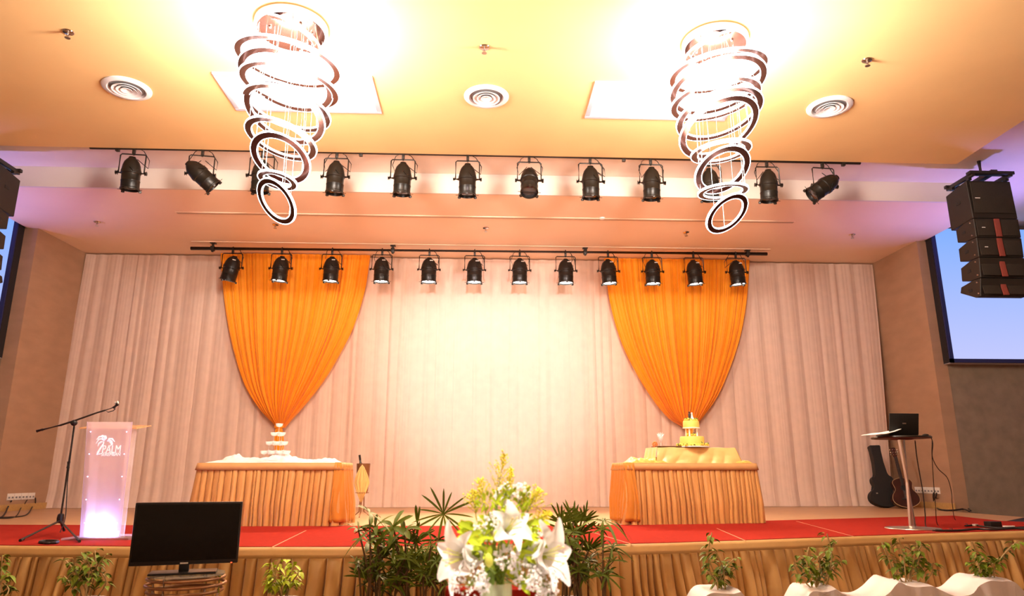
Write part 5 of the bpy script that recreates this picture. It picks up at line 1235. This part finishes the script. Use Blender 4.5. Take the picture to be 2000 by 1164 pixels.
for (x0, y0, x1, y1, l) in ((956, 1108, 953, 1080, 'closed yellow green lily bud above the vase'), (975, 1060, 968, 1036, 'closed pale green lily bud left of the top lily')):
    p0, p1 = V(x0, y0, -0.09), V(x1, y1, -0.10); t = thing('lily_bud', l, 'flower bud', p0, 0, 'lily buds'); d = p1-p0; b = B(); tube(b, [d*f for f in (0, .15, .4, .7, .9, 1)], [0.004, .010, .0135, .0115, .006, .0015], 10); obj('bud', b, M['bud'], t); stem_to(t, p0, p0, random.Random(3), 0.0025)

# ------------------------------------------------------------------ light
def light(kind, name, loc, energy, col, size=0.2, target=None, spot=None, blend=0.6):
    l = bpy.data.lights.new(name, kind); l.energy = energy; l.color = col
    if kind == 'AREA': l.size = size
    else: l.shadow_soft_size = size
    if spot: l.spot_size = spot; l.spot_blend = blend
    o = bpy.data.objects.new(name, l); C.objects.link(o); o.location = loc
    if target is not None: o.rotation_euler = (Vector(target)-Vector(loc)).to_track_quat('-Z', 'Y').to_euler()
    return o
WARM = (1.0, 0.70, 0.46)
# ceiling lamps of the hall behind the camera
for x in (-5.5, 0, 5.5):
    for y in (-4.5, -1.0): light('AREA', 'hall_ceiling_lamp', (x, y, H-0.06), 36, WARM, 0.6, (x, y+0.001, 0))
light('SPOT', 'bouquet_fill_spot', (0.1, 0.5, H-0.1), 1900, (1.0, 0.86, 0.72), 0.15, (-0.05, 2.3, 1.25), math.radians(34), 0.8)  # unseen spot added to brighten the flowers in the vase
# follow spot from the hall onto the middle of the curtain
pc = onY(970, 730, YC)
light('SPOT', 'follow_spot', (0.3, -2.0, H-0.9), 6200, (1.0, 0.88, 0.98), 0.12, (pc.x, YC, pc.z), math.radians(21), 1.0)
light('SPOT', 'stage_wash', (0.3, -1.0, H-0.5), 1300, (1.0, 0.62, 0.46), 0.3, (0, YC-0.5, S+2.4), math.radians(60), 0.9)
# beams of the lit cans on the rear bar
for i, p in enumerate(rear_lights):
    k = max(0.12, 1.0-1.25*abs(i-5.5)/5.5)
    light('SPOT', 'stage_light_beam', (p.x, p.y-0.03, p.z-0.66), 900*k, (1.0, 0.66, 0.42), 0.1, (p.x*0.8, p.y-4.7, S), math.radians(76), 0.9)
# glow of the two chandeliers
for (x, y) in CHL:
    for dz, e in ((0.38, 190), (0.62, 230), (0.9, 190), (1.2, 130), (1.5, 70)): light('POINT', 'chandelier_glow', (x, y, H-dz), e, (1.0, 0.87, 0.75), 0.28)
# added warm fill spots, unseen below the view, to brighten the stage ceiling
for sx in (-4.2, 4.2): light('SPOT', 'stage_ceiling_fill', (sx, 2.0, 0.35), 900, (1.0, 0.60, 0.40), 0.2, (sx*0.5, 12.4, ZT), math.radians(38), 0.9)
# added blue fill spots out of view, for the purple cast near the screens
for sx in (-1, 1): light('SPOT', 'blue_corner_fill', (sx*9.9, 10.6, 3.2), 420, (0.34, 0.28, 1.0), 0.15, (sx*8.3, 10.9, H), math.radians(75), 1.0)
light('POINT', 'lectern_led_glow', (xc, yL+0.07, ZCp+0.12), 5, (0.45, 0.5, 1.0), 0.04)
w = bpy.data.worlds.new('world'); sc.world = w; w.use_nodes = True
w.node_tree.nodes['Background'].inputs['Color'].default_value = (1.0, 0.75, 0.55, 1); w.node_tree.nodes['Background'].inputs['Strength'].default_value = 0.05

sc.view_settings.view_transform = 'Standard'; sc.view_settings.look = 'None'; sc.view_settings.gamma = 1.0; sc.view_settings.use_curve_mapping = False
sc.view_settings.exposure = 0.45
sc.cycles.use_denoising = True; sc.cycles.max_bounces = 8; sc.cycles.diffuse_bounces = 4; sc.cycles.transparent_max_bounces = 24; sc.cycles.sample_clamp_indirect = 20
